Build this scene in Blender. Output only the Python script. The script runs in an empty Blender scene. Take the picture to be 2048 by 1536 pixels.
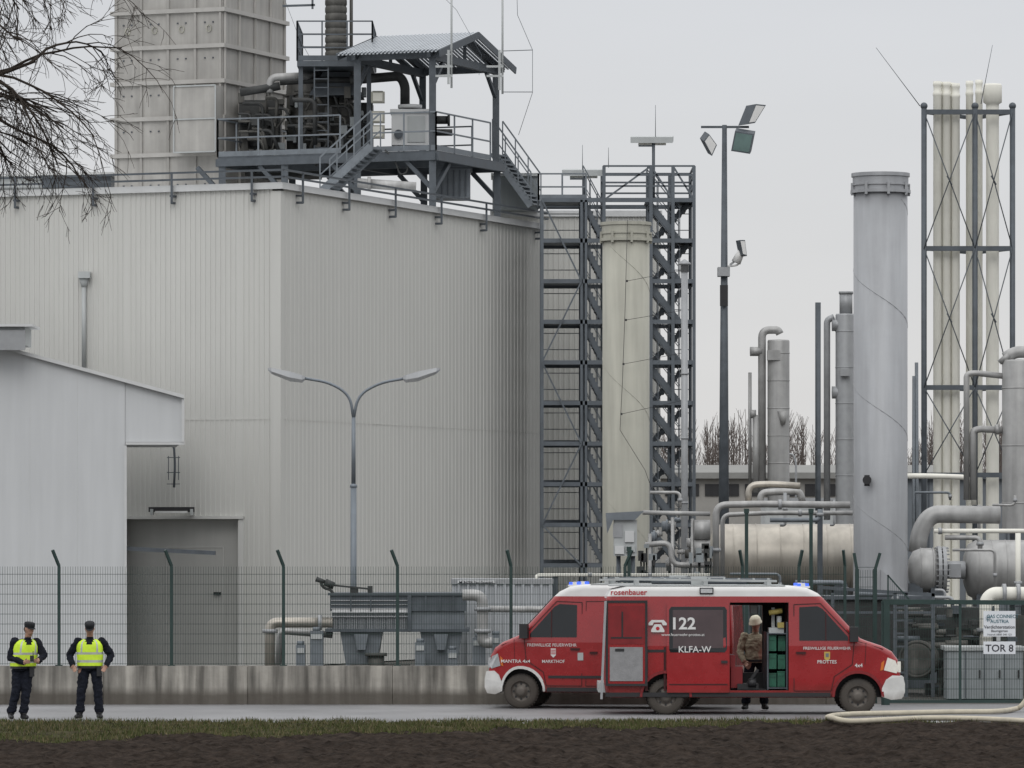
import bpy, bmesh, math, random, time
from mathutils import Vector, Matrix, noise
random.seed(7); T0=time.time()
F=10000.; CX=1024.; HY=1080.; CH=3.3
V=Vector
def P(x,y,D): return V(((x-CX)*D/F, D, CH+(HY-y)*D/F))
def G(x,D,z=0): return V(((x-CX)*D/F, D, z))
sc=bpy.context.scene
col=sc.collection

# ------------------------------------------------------------ materials
MATS={}
def mat(name,c,rough=.6,metal=0.,var=.12,scale=2.,bump=0.,bscale=40.,streak=0.,dirt=None,dirt_h=.6,coat=0,emit=0,spec=.5,alpha=None):
    if name in MATS: return MATS[name]
    m=bpy.data.materials.new(name); m.use_nodes=True
    nt=m.node_tree; N=nt.nodes; Lk=nt.links
    b=N['Principled BSDF']
    b.inputs['Roughness'].default_value=rough; b.inputs['Metallic'].default_value=metal
    b.inputs['Specular IOR Level'].default_value=spec
    if coat: b.inputs['Coat Weight'].default_value=coat; b.inputs['Coat Roughness'].default_value=.06
    tc=N.new('ShaderNodeTexCoord')
    no=N.new('ShaderNodeTexNoise'); no.inputs['Scale'].default_value=scale; no.inputs['Detail'].default_value=7; no.inputs['Roughness'].default_value=.62
    Lk.new(tc.outputs['Object'],no.inputs['Vector'])
    rp=N.new('ShaderNodeMapRange'); rp.inputs[1].default_value=.3; rp.inputs[2].default_value=.7
    rp.inputs[3].default_value=1-var; rp.inputs[4].default_value=1+var
    Lk.new(no.outputs['Fac'],rp.inputs[0])
    last=rp.outputs[0]
    if streak:
        mp=N.new('ShaderNodeMapping'); mp.inputs['Scale'].default_value=(3.,3.,.22)
        n2=N.new('ShaderNodeTexNoise'); n2.inputs['Scale'].default_value=1.6; n2.inputs['Detail'].default_value=6
        Lk.new(tc.outputs['Object'],mp.inputs[0]); Lk.new(mp.outputs[0],n2.inputs['Vector'])
        r2=N.new('ShaderNodeMapRange'); r2.inputs[1].default_value=.35; r2.inputs[2].default_value=.65
        r2.inputs[3].default_value=1-streak; r2.inputs[4].default_value=1+streak*.4
        Lk.new(n2.outputs['Fac'],r2.inputs[0])
        mu=N.new('ShaderNodeMath'); mu.operation='MULTIPLY'; Lk.new(last,mu.inputs[0]); Lk.new(r2.outputs[0],mu.inputs[1]); last=mu.outputs[0]
    vm=N.new('ShaderNodeVectorMath'); vm.operation='SCALE'; vm.inputs[0].default_value=c[:3]
    Lk.new(last,vm.inputs['Scale']); colout=vm.outputs[0]
    if dirt:
        sp=N.new('ShaderNodeSeparateXYZ'); Lk.new(tc.outputs['Object'],sp.inputs[0])
        ad=N.new('ShaderNodeMath'); ad.operation='MULTIPLY_ADD'; Lk.new(no.outputs['Fac'],ad.inputs[0]); ad.inputs[1].default_value=dirt_h*.9; Lk.new(sp.outputs[2],ad.inputs[2])
        r3=N.new('ShaderNodeMapRange'); r3.inputs[1].default_value=dirt_h*.4+.2; r3.inputs[2].default_value=dirt_h*1.6+.2; r3.inputs[3].default_value=.85; r3.inputs[4].default_value=0
        Lk.new(ad.outputs[0],r3.inputs[0])
        mx=N.new('ShaderNodeMix'); mx.data_type='RGBA'; mx.inputs[7].default_value=(*dirt,1)
        Lk.new(r3.outputs[0],mx.inputs[0]); Lk.new(colout,mx.inputs[6]); colout=mx.outputs[2]
    Lk.new(colout,b.inputs['Base Color'])
    if rough>.25:
        rr=N.new('ShaderNodeMapRange'); rr.inputs[1].default_value=.3; rr.inputs[2].default_value=.7; rr.inputs[3].default_value=rough-.08; rr.inputs[4].default_value=min(1,rough+.1)
        Lk.new(no.outputs['Fac'],rr.inputs[0]); Lk.new(rr.outputs[0],b.inputs['Roughness'])
    if bump:
        n3=N.new('ShaderNodeTexNoise'); n3.inputs['Scale'].default_value=bscale; n3.inputs['Detail'].default_value=5
        Lk.new(tc.outputs['Object'],n3.inputs['Vector'])
        bp=N.new('ShaderNodeBump'); bp.inputs['Strength'].default_value=bump; bp.inputs['Distance'].default_value=.03
        Lk.new(n3.outputs['Fac'],bp.inputs['Height']); Lk.new(bp.outputs[0],b.inputs['Normal'])
    if emit:
        b.inputs['Emission Color'].default_value=(*c,1); b.inputs['Emission Strength'].default_value=emit
    MATS[name]=m; return m

CLAD=mat('cladding_cream',(.55,.55,.525),.6,var=.02,scale=.2,streak=.025,spec=.25)
CLAD2=mat('cladding_smooth',(.56,.56,.54),.6,var=.03,scale=.4,streak=.04,spec=.25)
WHITEHALL=mat('hall_white',(.56,.575,.585),.5,var=.03,scale=.3,streak=.04,spec=.3)
TRIMW=mat('trim_light',(.57,.58,.58),.45,var=.06)
DOORG=mat('gate_grey',(.43,.43,.41),.6,var=.05,scale=.5,streak=.04)
GALV=mat('galvanised_steel',(.165,.185,.205),.5,.3,var=.2,scale=3)
GALVD=mat('galvanised_dark',(.085,.098,.112),.55,.25,var=.25,scale=3)
GALVL=mat('galvanised_light',(.32,.33,.34),.5,.3,var=.12,scale=4)
TOWER=mat('tower_steel',(.115,.132,.15),.55,.25,var=.2,scale=2)
STACKP=mat('stack_panel',(.37,.36,.34),.6,.05,var=.12,scale=1.2,streak=.14)
ALU=mat('aluminium_cladding',(.37,.37,.365),.52,.35,var=.16,scale=2,streak=.18)
ALUW=mat('aluminium_warm',(.44,.41,.36),.42,.55,var=.15,scale=1.4,streak=.14)
GREYSTACK=mat('stack_grey',(.36,.37,.385),.5,.25,var=.10,scale=.9,streak=.12,bump=.05,bscale=3)
BEIGE=mat('stack_beige',(.41,.405,.35),.6,var=.07,scale=.8,streak=.14,spec=.3)
CREAM=mat('cream_pipe',(.76,.75,.68),.5,var=.04,streak=.05,spec=.3)
MECH=mat('machinery_dark',(.045,.047,.047),.6,.3,var=.4,scale=3,bump=.2)
RUSTG=mat('machinery_grey',(.10,.098,.09),.6,.3,var=.35,scale=2.5,streak=.3)
ROOFM=mat('roof_sheet',(.44,.47,.50),.4,.3,var=.08)
GREEN=mat('fence_green',(.014,.038,.031),.5,.0,var=.15)
GREENP=mat('post_green',(.016,.04,.036),.45,.0,var=.15)
BLUEG=mat('blue_grey_building',(.16,.18,.20),.6,var=.08,streak=.1)
BLACK=mat('black_rubber',(.014,.014,.014),.8,var=.3,scale=6,dirt=(.07,.06,.05),dirt_h=.2)
BLK=mat('black_plastic',(.016,.016,.018),.5,var=.2)
WHITE=mat('white_paint',(.60,.60,.585),.4,var=.1,scale=4,dirt=(.17,.145,.12),dirt_h=.22)
WHT=mat('white_plain',(.66,.66,.65),.45,var=.06)
RED=mat('red_paint',(.285,.007,.010),.26,var=.08,scale=3,coat=.8,dirt=(.10,.028,.02),dirt_h=.36)
REDD=mat('red_inner',(.19,.007,.010),.5,var=.18,scale=4)
REDL=mat('red_letter',(.42,.01,.02),.5,var=.0)
SEAM=mat('panel_gap',(.04,.003,.004),.7,var=.1)
GLASS=mat('tinted_glass',(.010,.012,.014),.04,var=.2,scale=1.5,spec=.55)
GLASS2=mat('red_tinted_glass',(.060,.038,.040),.08,var=.2,scale=2.5,spec=.6)
RIM=mat('wheel_rim',(.22,.22,.22),.5,.4,var=.25,scale=9,dirt=(.1,.085,.07),dirt_h=.15)
CHROME=mat('headlamp_lens',(.62,.64,.66),.1,.5,var=.15,scale=20)
BLUE=mat('blue_beacon',(.06,.14,.9),.2,var=0,emit=.7)
AMBER=mat('amber_lens',(.6,.15,.02),.3,var=0)
LITE=mat('lit_headlamp',(.7,.68,.62),.15,.2,var=.1,scale=20,emit=.18)
CRATE=mat('green_crate',(.014,.10,.06),.5,var=.35,scale=6)
GREYP=mat('grey_trim',(.24,.24,.245),.6,var=.14,scale=8,bump=.2)
GREYL=mat('cabinet_grey',(.41,.43,.43),.5,var=.05,streak=.08)
CABG=mat('cabinet_blue_grey',(.25,.275,.285),.5,var=.08,streak=.15)
BARK=mat('bark',(.042,.034,.028),.9,var=.35,scale=4,spec=.2)
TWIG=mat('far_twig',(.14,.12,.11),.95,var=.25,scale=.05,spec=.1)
SKIN=mat('skin',(.38,.22,.16),.55,var=.06,scale=8)
NAVY=mat('navy_cloth',(.010,.012,.019),.9,var=.4,scale=9,bump=.5,bscale=25,spec=.2)
TURNOUT=mat('pale_turnout_cloth',(.33,.30,.22),.9,var=.25,scale=7,bump=.4,bscale=20,spec=.2)
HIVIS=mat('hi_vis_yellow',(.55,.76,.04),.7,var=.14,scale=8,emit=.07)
REFL=mat('reflective_tape',(.46,.48,.46),.4,.2,var=.1,scale=10)
HOSE=mat('hose_canvas',(.47,.43,.34),.8,var=.15,scale=5)
SIGNW=mat('sign_white',(.68,.71,.74),.4,var=.03)
INK=mat('ink_black',(.02,.02,.03),.6,var=0)
INKB=mat('ink_teal',(.02,.11,.15),.6,var=0)
GRASS=mat('grass_blade',(.062,.073,.027),.9,var=.5,scale=1.2,spec=.1)
HELM=mat('cream_helmet',(.62,.60,.46),.4,var=.08)

# ------------------------------------------------------------ mesh builder
def rnd(pts,r,n=5):
    pts=[V(p) for p in pts]; out=[pts[0]]
    for i in range(1,len(pts)-1):
        a,b,c=pts[i-1],pts[i],pts[i+1]
        d1=(a-b); d2=(c-b); q=min(r,d1.length*.49,d2.length*.49)
        s=b+d1.normalized()*q; e=b+d2.normalized()*q
        for k in range(n+1):
            t=k/n; out.append(s*(1-t)**2+b*2*t*(1-t)+e*t*t)
    out.append(pts[-1]); return out
TX={}
def mktext(t,off,align='CENTER'):
    key=(t,off,align)
    if key not in TX:
        cu=bpy.data.curves.new('t','FONT'); cu.body=t; cu.size=1; cu.offset=off; cu.align_x=align; cu.resolution_u=3
        ob=bpy.data.objects.new('t',cu); col.objects.link(ob)
        dg=bpy.context.evaluated_depsgraph_get(); me=bpy.data.meshes.new_from_object(ob.evaluated_get(dg))
        TX[key]=([tuple(v.co) for v in me.vertices],[tuple(p.vertices) for p in me.polygons])
        bpy.data.objects.remove(ob); bpy.data.curves.remove(cu); bpy.data.meshes.remove(me)
    return TX[key]
for t_,o_ in (('MÜNZER Paul GesmbH',.01),('GAS CONNECT',.012),('AUSTRIA',.012),('Verdichterstation',.012),('Baumgarten',.008),('Notruf: 0800 240 123',.0),('TOR 8',.012),('122',.024),('www.feuerwehr-prottes.at',.004),('KLFA-W',.012),('rosenbauer',.014),('FREIWILLIGE FEUERWEHR',.006),('PROTTES',.01),('4x4',.012),('MARKTHOF',.008),('MANTRA 4x4',.010)): mktext(t_,o_)
class M:
    def __init__(s): s.v=[];s.f=[];s.mi=[];s.sm=[]
    def add(s,vs,fs,mi=0,sm=False):
        o=len(s.v); s.v.extend(map(V,vs))
        s.f.extend([o+i for i in f] for f in fs); s.mi.extend([mi]*len(fs)); s.sm.extend([sm]*len(fs))
    def hexa(s,b,t,mi=0):
        s.add(b+t,[(0,3,2,1),(4,5,6,7),(0,1,5,4),(1,2,6,5),(2,3,7,6),(3,0,4,7)],mi)
    def box(s,x0,x1,y0,y1,z0,z1,mi=0):
        s.hexa([(x0,y0,z0),(x1,y0,z0),(x1,y1,z0),(x0,y1,z0)],[(x0,y0,z1),(x1,y0,z1),(x1,y1,z1),(x0,y1,z1)],mi)
    def bx(s,a,b,y0,y1,D,dep,mi=0):
        p=P(a,y1,D); q=P(b,y0,D); s.box(p.x,q.x,D,D+dep,p.z,q.z,mi)
    def bar(s,a,b,w,h=None,mi=0):
        a=V(a);b=V(b); h=h or w; d=(b-a)
        if d.length<1e-6: return
        d.normalize(); up=V((0,0,1)) if abs(d.z)<.95 else V((0,1,0))
        x=d.cross(up).normalized()*w/2; y=x.cross(d).normalized()*h/2
        s.hexa([a-x-y,a+x-y,a+x+y,a-x+y],[b-x-y,b+x-y,b+x+y,b-x+y],mi)
    def cyl(s,a,b,r,r2=None,n=16,mi=0,sm=True,cap=True):
        a=V(a);b=V(b); r2=r if r2 is None else r2; d=(b-a).normalized()
        up=V((0,0,1)) if abs(d.z)<.9 else V((0,1,0)); x=d.cross(up).normalized(); y=d.cross(x)
        cs=[x*math.cos(2*math.pi*i/n)+y*math.sin(2*math.pi*i/n) for i in range(n)]
        s.add([a+c*r for c in cs]+[b+c*r2 for c in cs],[(i,(i+1)%n,n+(i+1)%n,n+i) for i in range(n)],mi,sm)
        if cap:
            o=len(s.v)-2*n
            s.f.append([o+i for i in range(n)][::-1]); s.mi.append(mi); s.sm.append(False)
            s.f.append([o+n+i for i in range(n)]); s.mi.append(mi); s.sm.append(False)
    def tube(s,pts,r,n=8,mi=0,r2=None,cap=True):
        pts=[V(p) for p in pts]; K=len(pts); r2=r if r2 is None else r2
        d=(pts[1]-pts[0]).normalized(); up=V((0,0,1)) if abs(d.z)<.9 else V((0,1,0)); x=d.cross(up).normalized()
        vs=[]; cc=[(math.cos(2*math.pi*i/n),math.sin(2*math.pi*i/n)) for i in range(n)]
        for k in range(K):
            if k==0: d=(pts[1]-pts[0]).normalized()
            elif k==K-1: d=(pts[-1]-pts[-2]).normalized()
            else: d=((pts[k]-pts[k-1]).normalized()+(pts[k+1]-pts[k]).normalized()).normalized()
            x=(x-d*x.dot(d)).normalized(); y=d.cross(x); rr=r+(r2-r)*k/(K-1)
            vs+=[pts[k]+(x*a+y*b)*rr for a,b in cc]
        fs=[(k*n+i,k*n+(i+1)%n,(k+1)*n+(i+1)%n,(k+1)*n+i) for k in range(K-1) for i in range(n)]
        s.add(vs,fs,mi,True)
        if cap:
            o=len(s.v)-K*n
            s.f.append([o+i for i in range(n)][::-1]); s.mi.append(mi); s.sm.append(False)
            s.f.append([o+(K-1)*n+i for i in range(n)]); s.mi.append(mi); s.sm.append(False)
    def lathe(s,a,axis,prof,n=24,mi=0,sm=True):
        a=V(a); d=V(axis).normalized(); up=V((0,0,1)) if abs(d.z)<.9 else V((0,1,0)); x=d.cross(up).normalized(); y=d.cross(x)
        vs=[]
        for (r,t) in prof: vs+=[a+d*t+(x*math.cos(2*math.pi*i/n)+y*math.sin(2*math.pi*i/n))*max(r,.0005) for i in range(n)]
        K=len(prof)
        s.add(vs,[(k*n+i,k*n+(i+1)%n,(k+1)*n+(i+1)%n,(k+1)*n+i) for k in range(K-1) for i in range(n)],mi,sm)
    def ell(s,c,rx,ry,rz,rot=None,n=12,mi=0):
        c=V(c); vs=[];fs=[]
        for j in range(n+1):
            th=math.pi*j/n
            for i in range(n*2):
                ph=math.pi*i/n; p=V((rx*math.sin(th)*math.cos(ph),ry*math.sin(th)*math.sin(ph),rz*math.cos(th)))
                if rot: p=rot@p
                vs.append(c+p)
        w=n*2
        for j in range(n):
            for i in range(w): fs.append((j*w+i,j*w+(i+1)%w,(j+1)*w+(i+1)%w,(j+1)*w+i))
        s.add(vs,fs,mi,True)
    def prism(s,poly,y0,y1,mi=0,sh=0):
        n=len(poly); dx=sh*(y1-y0); s.add([(p[0],y0,p[1]) for p in poly]+[(p[0]+dx,y1,p[1]) for p in poly],
          [tuple(range(n)),tuple(range(2*n-1,n-1,-1))]+[(i,(i+1)%n,n+(i+1)%n,n+i) for i in range(n)],mi)
    def text(s,t,size,c,mi=0,off=0.0,align='CENTER',sx=1.):
        vs,fs=mktext(t,off,align); c=V(c)
        s.add([c+V((v[0]*size*sx,0,v[1]*size)) for v in vs],fs,mi)
def rail(m,a,b,h=1.1,step=1.3,r=.025,mid=2,mi=0):
    a=V(a);b=V(b); n=max(1,int(round((b-a).length/step))); up=V((0,0,h))
    for i in range(n+1):
        p=a+(b-a)*i/n; m.bar(p,p+up,r*2,mi=mi)
    for k in range(1,mid+1): m.bar(a+up*k/mid,b+up*k/mid,r*1.7,mi=mi)
    m.bar(a+V((0,0,.08)),b+V((0,0,.08)),r*.8,.15,mi=mi)
def stair(m,a,b,w,n=10,mi=0,hand=True,sh=.22,hr=.045):
    a=V(a);b=V(b);w=V(w)
    for o in (V((0,0,0)),w):
        m.bar(a+o,b+o,.05,sh,mi)
        if hand:
            for i in range(4):
                p=a+(b-a)*i/3+o; m.bar(p,p+V((0,0,1.0)),hr*.85,mi=mi)
            m.bar(a+o+V((0,0,1.0)),b+o+V((0,0,1.0)),hr,mi=mi); m.bar(a+o+V((0,0,.5)),b+o+V((0,0,.5)),hr*.75,mi=mi)
    for i in range(n):
        p=a+(b-a)*(i+.5)/n; m.bar(p,p+w,.24,.04,mi)

def setp(o,label=None,cat=None,kind=None,group=None):
    if label:o['label']=label
    if cat:o['category']=cat
    if kind:o['kind']=kind
    if group:o['group']=group
def mkobj(name,m,mats,base,recalc=True):
    me=bpy.data.meshes.new(name); bx_,by_,bz_=V(base)
    me.from_pydata([(v.x-bx_,v.y-by_,v.z-bz_) for v in m.v],[],m.f)
    for mm in (mats if isinstance(mats,(list,tuple)) else [mats]): me.materials.append(mm)
    me.polygons.foreach_set('material_index',m.mi); me.polygons.foreach_set('use_smooth',m.sm)
    if recalc:
        bm=bmesh.new(); bm.from_mesh(me); bmesh.ops.recalc_face_normals(bm,faces=bm.faces); bm.to_mesh(me); bm.free()
    o=bpy.data.objects.new(name,me); col.objects.link(o); return o
def thing(name,label,cat,base,group=None,kind=None):
    e=bpy.data.objects.new(name,None); e.empty_display_size=.3; e.location=base; col.objects.link(e); setp(e,label,cat,kind,group); return e
def part(root,name,m,mats,label=None,recalc=True):
    o=mkobj(name,m,mats,ROOTB(root),recalc); o.parent=root
    if label:o['label']=label
    return o
def ROOTB(r):
    b=V(r.location)
    while r.parent: r=r.parent; b+=V(r.location)
    return b
def solo(name,label,cat,base,m,mats,kind=None,group=None,recalc=True):
    o=mkobj(name,m,mats,base,recalc); o.location=base; setp(o,label,cat,kind,group); return o

# ------------------------------------------------------------ vans
YW=.97
def ysurf(x,z):
    y=YW
    if z>1.3: y-=.085*(z-1.3)/1.1
    if x>2.05: y*=1-.14*((x-2.05)/.75)**2
    return y
PROF0=[(-2.80,.40),(-2.83,.6),(-2.83,1.6),(-2.79,2.2),(-2.70,2.36),(-2.4,2.43),(0.75,2.43),(1.02,2.39),(1.22,2.29),(1.33,2.19),(2.02,1.44),(2.12,1.40),(2.42,1.30),(2.62,1.19),(2.73,1.04),(2.78,.84),(2.79,.5),(2.72,.36),(2.45,.32),(-2.7,.32)]
def van(flip,loc,yaw,label,kind):
    rs=0 if kind=='open' else .62
    PROF=[(p[0]+rs if p[0]<-1 else p[0],p[1]) for p in PROF0]; XR=-1.66+rs
    root=thing('fire_van',label,'fire van',loc)
    nk=1. if kind=='open' else .80
    def nx_(x): return x if x<2.02 else 2.02+(x-2.02)*nk
    fx_=lambda x: nx_(x)*flip
    def fin(m):
        for v in m.v: v.x=nx_(v.x)*flip
        return m
    def vp(name,m,mats,lab=None,parent=None,loc0=None):
        me=bpy.data.meshes.new(name); me.from_pydata([tuple(v-(loc0 or V((0,0,0)))) for v in m.v],[],m.f)
        for mm in (mats if isinstance(mats,list) else [mats]): me.materials.append(mm)
        me.polygons.foreach_set('material_index',m.mi); me.polygons.foreach_set('use_smooth',m.sm)
        bm=bmesh.new(); bm.from_mesh(me); bmesh.ops.recalc_face_normals(bm,faces=bm.faces); bm.to_mesh(me); bm.free()
        o=bpy.data.objects.new(name,me); col.objects.link(o); o.parent=parent or root
        if lab:o['label']=lab
        return o
    bm=bmesh.new(); n=len(PROF)
    A=[bm.verts.new((p[0],-YW,p[1])) for p in PROF]; B=[bm.verts.new((p[0],YW,p[1])) for p in PROF]
    fa=bm.faces.new(A); fb=bm.faces.new(B[::-1])
    for i in range(n): bm.faces.new((A[i],B[i],B[(i+1)%n],A[(i+1)%n]))
    bmesh.ops.recalc_face_normals(bm,faces=bm.faces)
    ed=[e for f in (fa,fb) for e in f.edges]
    bmesh.ops.bevel(bm,geom=ed,offset=.095,segments=5,profile=.5,affect='EDGES')
    WZ=2.235 if kind=='open' else 2.20
    for z in (.7,1.3,1.75,WZ):
        bmesh.ops.bisect_plane(bm,geom=bm.verts[:]+bm.edges[:]+bm.faces[:],plane_co=(0,0,z),plane_no=(0,0,1))
    for x in (-2.1,.62,2.05,2.2,2.35,2.5,2.62,2.72):
        bmesh.ops.bisect_plane(bm,geom=bm.verts[:]+bm.edges[:]+bm.faces[:],plane_co=(x,0,0),plane_no=(1,0,0))
    for v in bm.verts:
        v.co.y*=ysurf(v.co.x,v.co.z)/YW; v.co.x=fx_(v.co.x)
    if flip<0: bmesh.ops.reverse_faces(bm,faces=bm.faces)
    for f in bm.faces:
        c=f.calc_center_median(); f.material_index=1 if (c.z>WZ and c.x*flip<1.45) else 0; f.smooth=False
    me=bpy.data.meshes.new('body'); bm.to_mesh(me); bm.free(); me.materials.append(RED); me.materials.append(WHT); me.materials.append(BLK)
    ob=bpy.data.objects.new('body',me); col.objects.link(ob)
    cut=M()
    for x in (1.97,XR): cut.cyl((fx_(x),-1.3,.34),(fx_(x),-.55,.34),.44,n=28); cut.cyl((fx_(x),.55,.34),(fx_(x),1.3,.34),.44,n=28)
    if kind=='open': cut.box(-.45,.66,-1.3,.75,.46,2.12)
    cme=bpy.data.meshes.new('c'); cme.from_pydata([tuple(v) for v in cut.v],[],cut.f); cme.materials.append(BLK)
    cb_=bmesh.new(); cb_.from_mesh(cme); bmesh.ops.recalc_face_normals(cb_,faces=cb_.faces); cb_.to_mesh(cme); cb_.free()
    cob=bpy.data.objects.new('c',cme); col.objects.link(cob)
    def boolean(ob,cob):
        md=ob.modifiers.new('b','BOOLEAN'); md.operation='DIFFERENCE'; md.object=cob; md.solver='EXACT'
        try: md.material_mode='TRANSFER'
        except Exception: pass
        dg=bpy.context.evaluated_depsgraph_get(); nm=bpy.data.meshes.new_from_object(ob.evaluated_get(dg)); ob.modifiers.clear(); ob.data=nm; bpy.data.objects.remove(cob)
    boolean(ob,cob)
    if kind=='open':
        cut=M(); cut.box(-.43,.25,.6,1.3,.75,2.05)
        cme=bpy.data.meshes.new('c'); cme.from_pydata([tuple(v) for v in cut.v],[],cut.f); cme.materials.append(BLK)
        cob=bpy.data.objects.new('c',cme); col.objects.link(cob); boolean(ob,cob)
    ob.data.name='body'; ob.parent=root
    def pane(poly,side=-1,off=.006,th=.02,m=None,mi=0):
        m=m or M(); k=len(poly); vs=[]
        for o_ in (off,off-th):
            vs+=[(p[0],side*(ysurf(p[0],p[1])+o_),p[1]) for p in poly]
        m.add(vs,[tuple(range(k)),tuple(range(2*k-1,k-1,-1))]+[(i,(i+1)%k,k+(i+1)%k,k+i) for i in range(k)],mi); return m
    def line(poly,w_=.013,closed=True,m=None,off=.001):
        m=m or M(); k=len(poly)
        for i in range(k if closed else k-1):
            a,b=poly[i],poly[(i+1)%k]; m.bar((a[0],-(ysurf(*a)+off),a[1]),(b[0],-(ysurf(*b)+off),b[1]),w_,w_)
        return m
    fw=[(.86,1.40),(.86,2.03),(1.20,2.05),(1.30,2.0),(1.78,1.47),(1.78,1.40)]
    for s_ in (-1,1): vp('window',fin(pane(fw,s_)),GLASS)
    fdoor=[(.76,.45),(.76,2.08),(1.26,2.10),(1.90,1.42),(1.86,.95),(1.52,.72),(1.46,.45)]
    m=line(fdoor,.016); m.bar((.80,-(YW+.02),1.17),(.98,-(YW+.02),1.17),.03,.04); line([(1.36,1.40),(1.36,1.94)],.02,False,m,.008); vp('door',fin(m),[SEAM])
    m=line([(1.92,1.40),(2.45,1.24)],.01,False); line([(2.12,1.36),(2.10,.95)],.01,False,m); vp('bonnet_seam',fin(m),SEAM)
    m=M(); yb=ysurf(1.4,2.05)-.12
    m.add([(1.345,-yb,2.20),(1.345,yb,2.20),(2.03,YW-.10,1.455),(2.03,-YW+.10,1.455),(1.33,-yb,2.17),(1.33,yb,2.17),(2.0,YW-.1,1.43),(2.0,-YW+.1,1.43)],[(0,1,2,3),(4,5,6,7),(0,1,5,4),(1,2,6,5),(2,3,7,6),(3,0,4,7)])
    vp('windscreen',fin(m),GLASS)
    for s_ in (-1,1):
        m=pane([(2.46,.84),(2.53,1.08),(2.68,1.02),(2.75,.86),(2.70,.78)],s_,.014,.05); m.box(2.72,2.785,s_*.70-.15,s_*.70+.15,.80,1.0)
        vp('headlight',fin(m),LITE if kind=='open' else CHROME)
    m=pane([(2.39,.83),(2.41,.98),(2.47,1.03),(2.45,.85)],-1,.01,.03); vp('indicator',fin(m),AMBER)
    m=M()
    for s_ in (-1,1):
        bp_=[(2.42,.34),(2.42,.50),(2.50,.66),(2.62,.74),(2.82,.73),(2.86,.58),(2.86,.42),(2.80,.30),(2.6,.28)]
        k=len(bp_); vs=[(p[0],s_*(ysurf(min(p[0],2.7),p[1])+.035),p[1]) for p in bp_]+[(p[0],s_*.3,p[1]) for p in bp_]
        m.add(vs,[tuple(range(k)),tuple(range(2*k-1,k-1,-1))]+[(i,(i+1)%k,k+(i+1)%k,k+i) for i in range(k)])
    m.box(2.70,2.87,-.5,.5,.32,.70)
    vp('bumper',fin(m),WHITE)
    for x0 in (1.97,XR):
        m=M(); arc=[(x0+.47*math.cos(a),.34+.47*math.sin(a)) for a in [math.radians(t) for t in range(0,181,12)]]
        for a,b in zip(arc[:-1],arc[1:]): m.bar((a[0],-(ysurf(*a)+.010),a[1]),(b[0],-(ysurf(*b)+.010),b[1]),.045,.055)
        vp('wheel_arch',fin(m),WHITE if kind!='open' else REDD)
    m=M(); m.box(-2.8+rs,1.45,-YW-.012,-YW+.03,.34,.42); vp('sill_trim',fin(m),BLK)
    if kind!='open': m=M(); m.box(-.5,1.42,-YW-.018,-YW+.02,.60,.65); vp('rubbing_strip',fin(m),BLK)
    m=M(); m.box(2.73,2.80,-.5,.5,.78,1.02); vp('grille',fin(m),BLK)
    for s_ in (-1,1):
        m=M(); a_,b_=sorted((s_*1.0,s_*1.21)); m.box(1.80,1.96,a_,b_,1.38,1.66); m.bar((1.85,s_*.9,1.42),(1.88,s_*1.05,1.46),.05); vp('mirror',fin(m),BLK)
    for x in (1.97,XR):
        for s_ in (-1,1):
            cc=V((fx_(x),s_*.83,.34)); e_=bpy.data.objects.new('wheel',None); col.objects.link(e_); e_.parent=root; e_.location=cc
            m=M(); ax=(0,s_,0); m.lathe(cc,ax,[(.20,-.10),(.30,-.12),(.335,-.09),(.345,-.04),(.345,.04),(.335,.09),(.30,.12),(.20,.11)],36)
            for k in range(36):
                a=k/36*6.283; m.bar(cc+V((.343*math.cos(a),-.08,.343*math.sin(a))),cc+V((.343*math.cos(a+.05),.08,.343*math.sin(a+.05))),.02,.02)
            vp('tyre',m,BLACK,loc0=cc,parent=e_)
            m=M(); m.lathe(cc,ax,[(.205,.10),(.20,.085),(.17,.05),(.12,.06),(.09,.105),(.05,.115),(0,.115)],30)
            for k in range(8):
                a=k/8*6.283; p=cc+V((.148*math.cos(a),s_*.062,.148*math.sin(a))); m.cyl(p-V((0,s_*.01,0)),p+V((0,s_*.006,0)),.02,n=8,mi=1)
            vp('rim',m,[RIM,BLK],parent=e_,loc0=cc)
    for s_ in (-1,1):
        x,z=.95,2.39; m=M(); m.box(x-.13,x+.13,s_*.55-.1,s_*.55+.1,z,z+.035,1); m.box(x-.11,x+.11,s_*.55-.07,s_*.55+.07,z+.035,z+.085,0); m.box(x-.04,x+.04,s_*.55-.08,s_*.55+.08,z+.025,z+.09,1); vp('beacon',fin(m),[BLUE,WHT])
    m=M(); m.box(-2.72+rs,.60,-.84,.84,2.425,2.445); vp('roof_platform',fin(m),GREYL)
    m=M()
    for yy in (-.70,-.66,-.28): m.bar((-2.6+rs,yy,2.56),(.45,yy,2.52),.035,.04)
    for k in range(11): x_=-2.5+rs+k*(.28-rs*.09); m.bar((x_,-.66,2.56),(x_,-.28,2.56),.03)
    for x_ in (-2.2+rs,-.9,.3): m.box(x_-.04,x_+.04,-.78,.5,2.44,2.53)
    vp('ladder',fin(m),GREYL)
    m=M(); m.box(-1.15,-.85,-.1,.5,2.445,2.60); vp('roof_hatch',fin(m),GREYL)
    m=M(); m.cyl((-2.5+rs,.3,2.54),(.4,.3,2.52),.05,n=10); vp('suction_pipe',fin(m),GALVD)
    m=M(); m.cyl((-1.9+rs,.05,2.50),(-.1,.05,2.50),.045,n=10); vp('roof_rail',fin(m),GALVD)
    txt=M()
    T=lambda s,size,x,z,mi=0,off=.006,sx=1.: txt.text(s,size,(fx_(x),-(ysurf(x,z+size*.3)+.012),z),mi,off,sx=sx)
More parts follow.
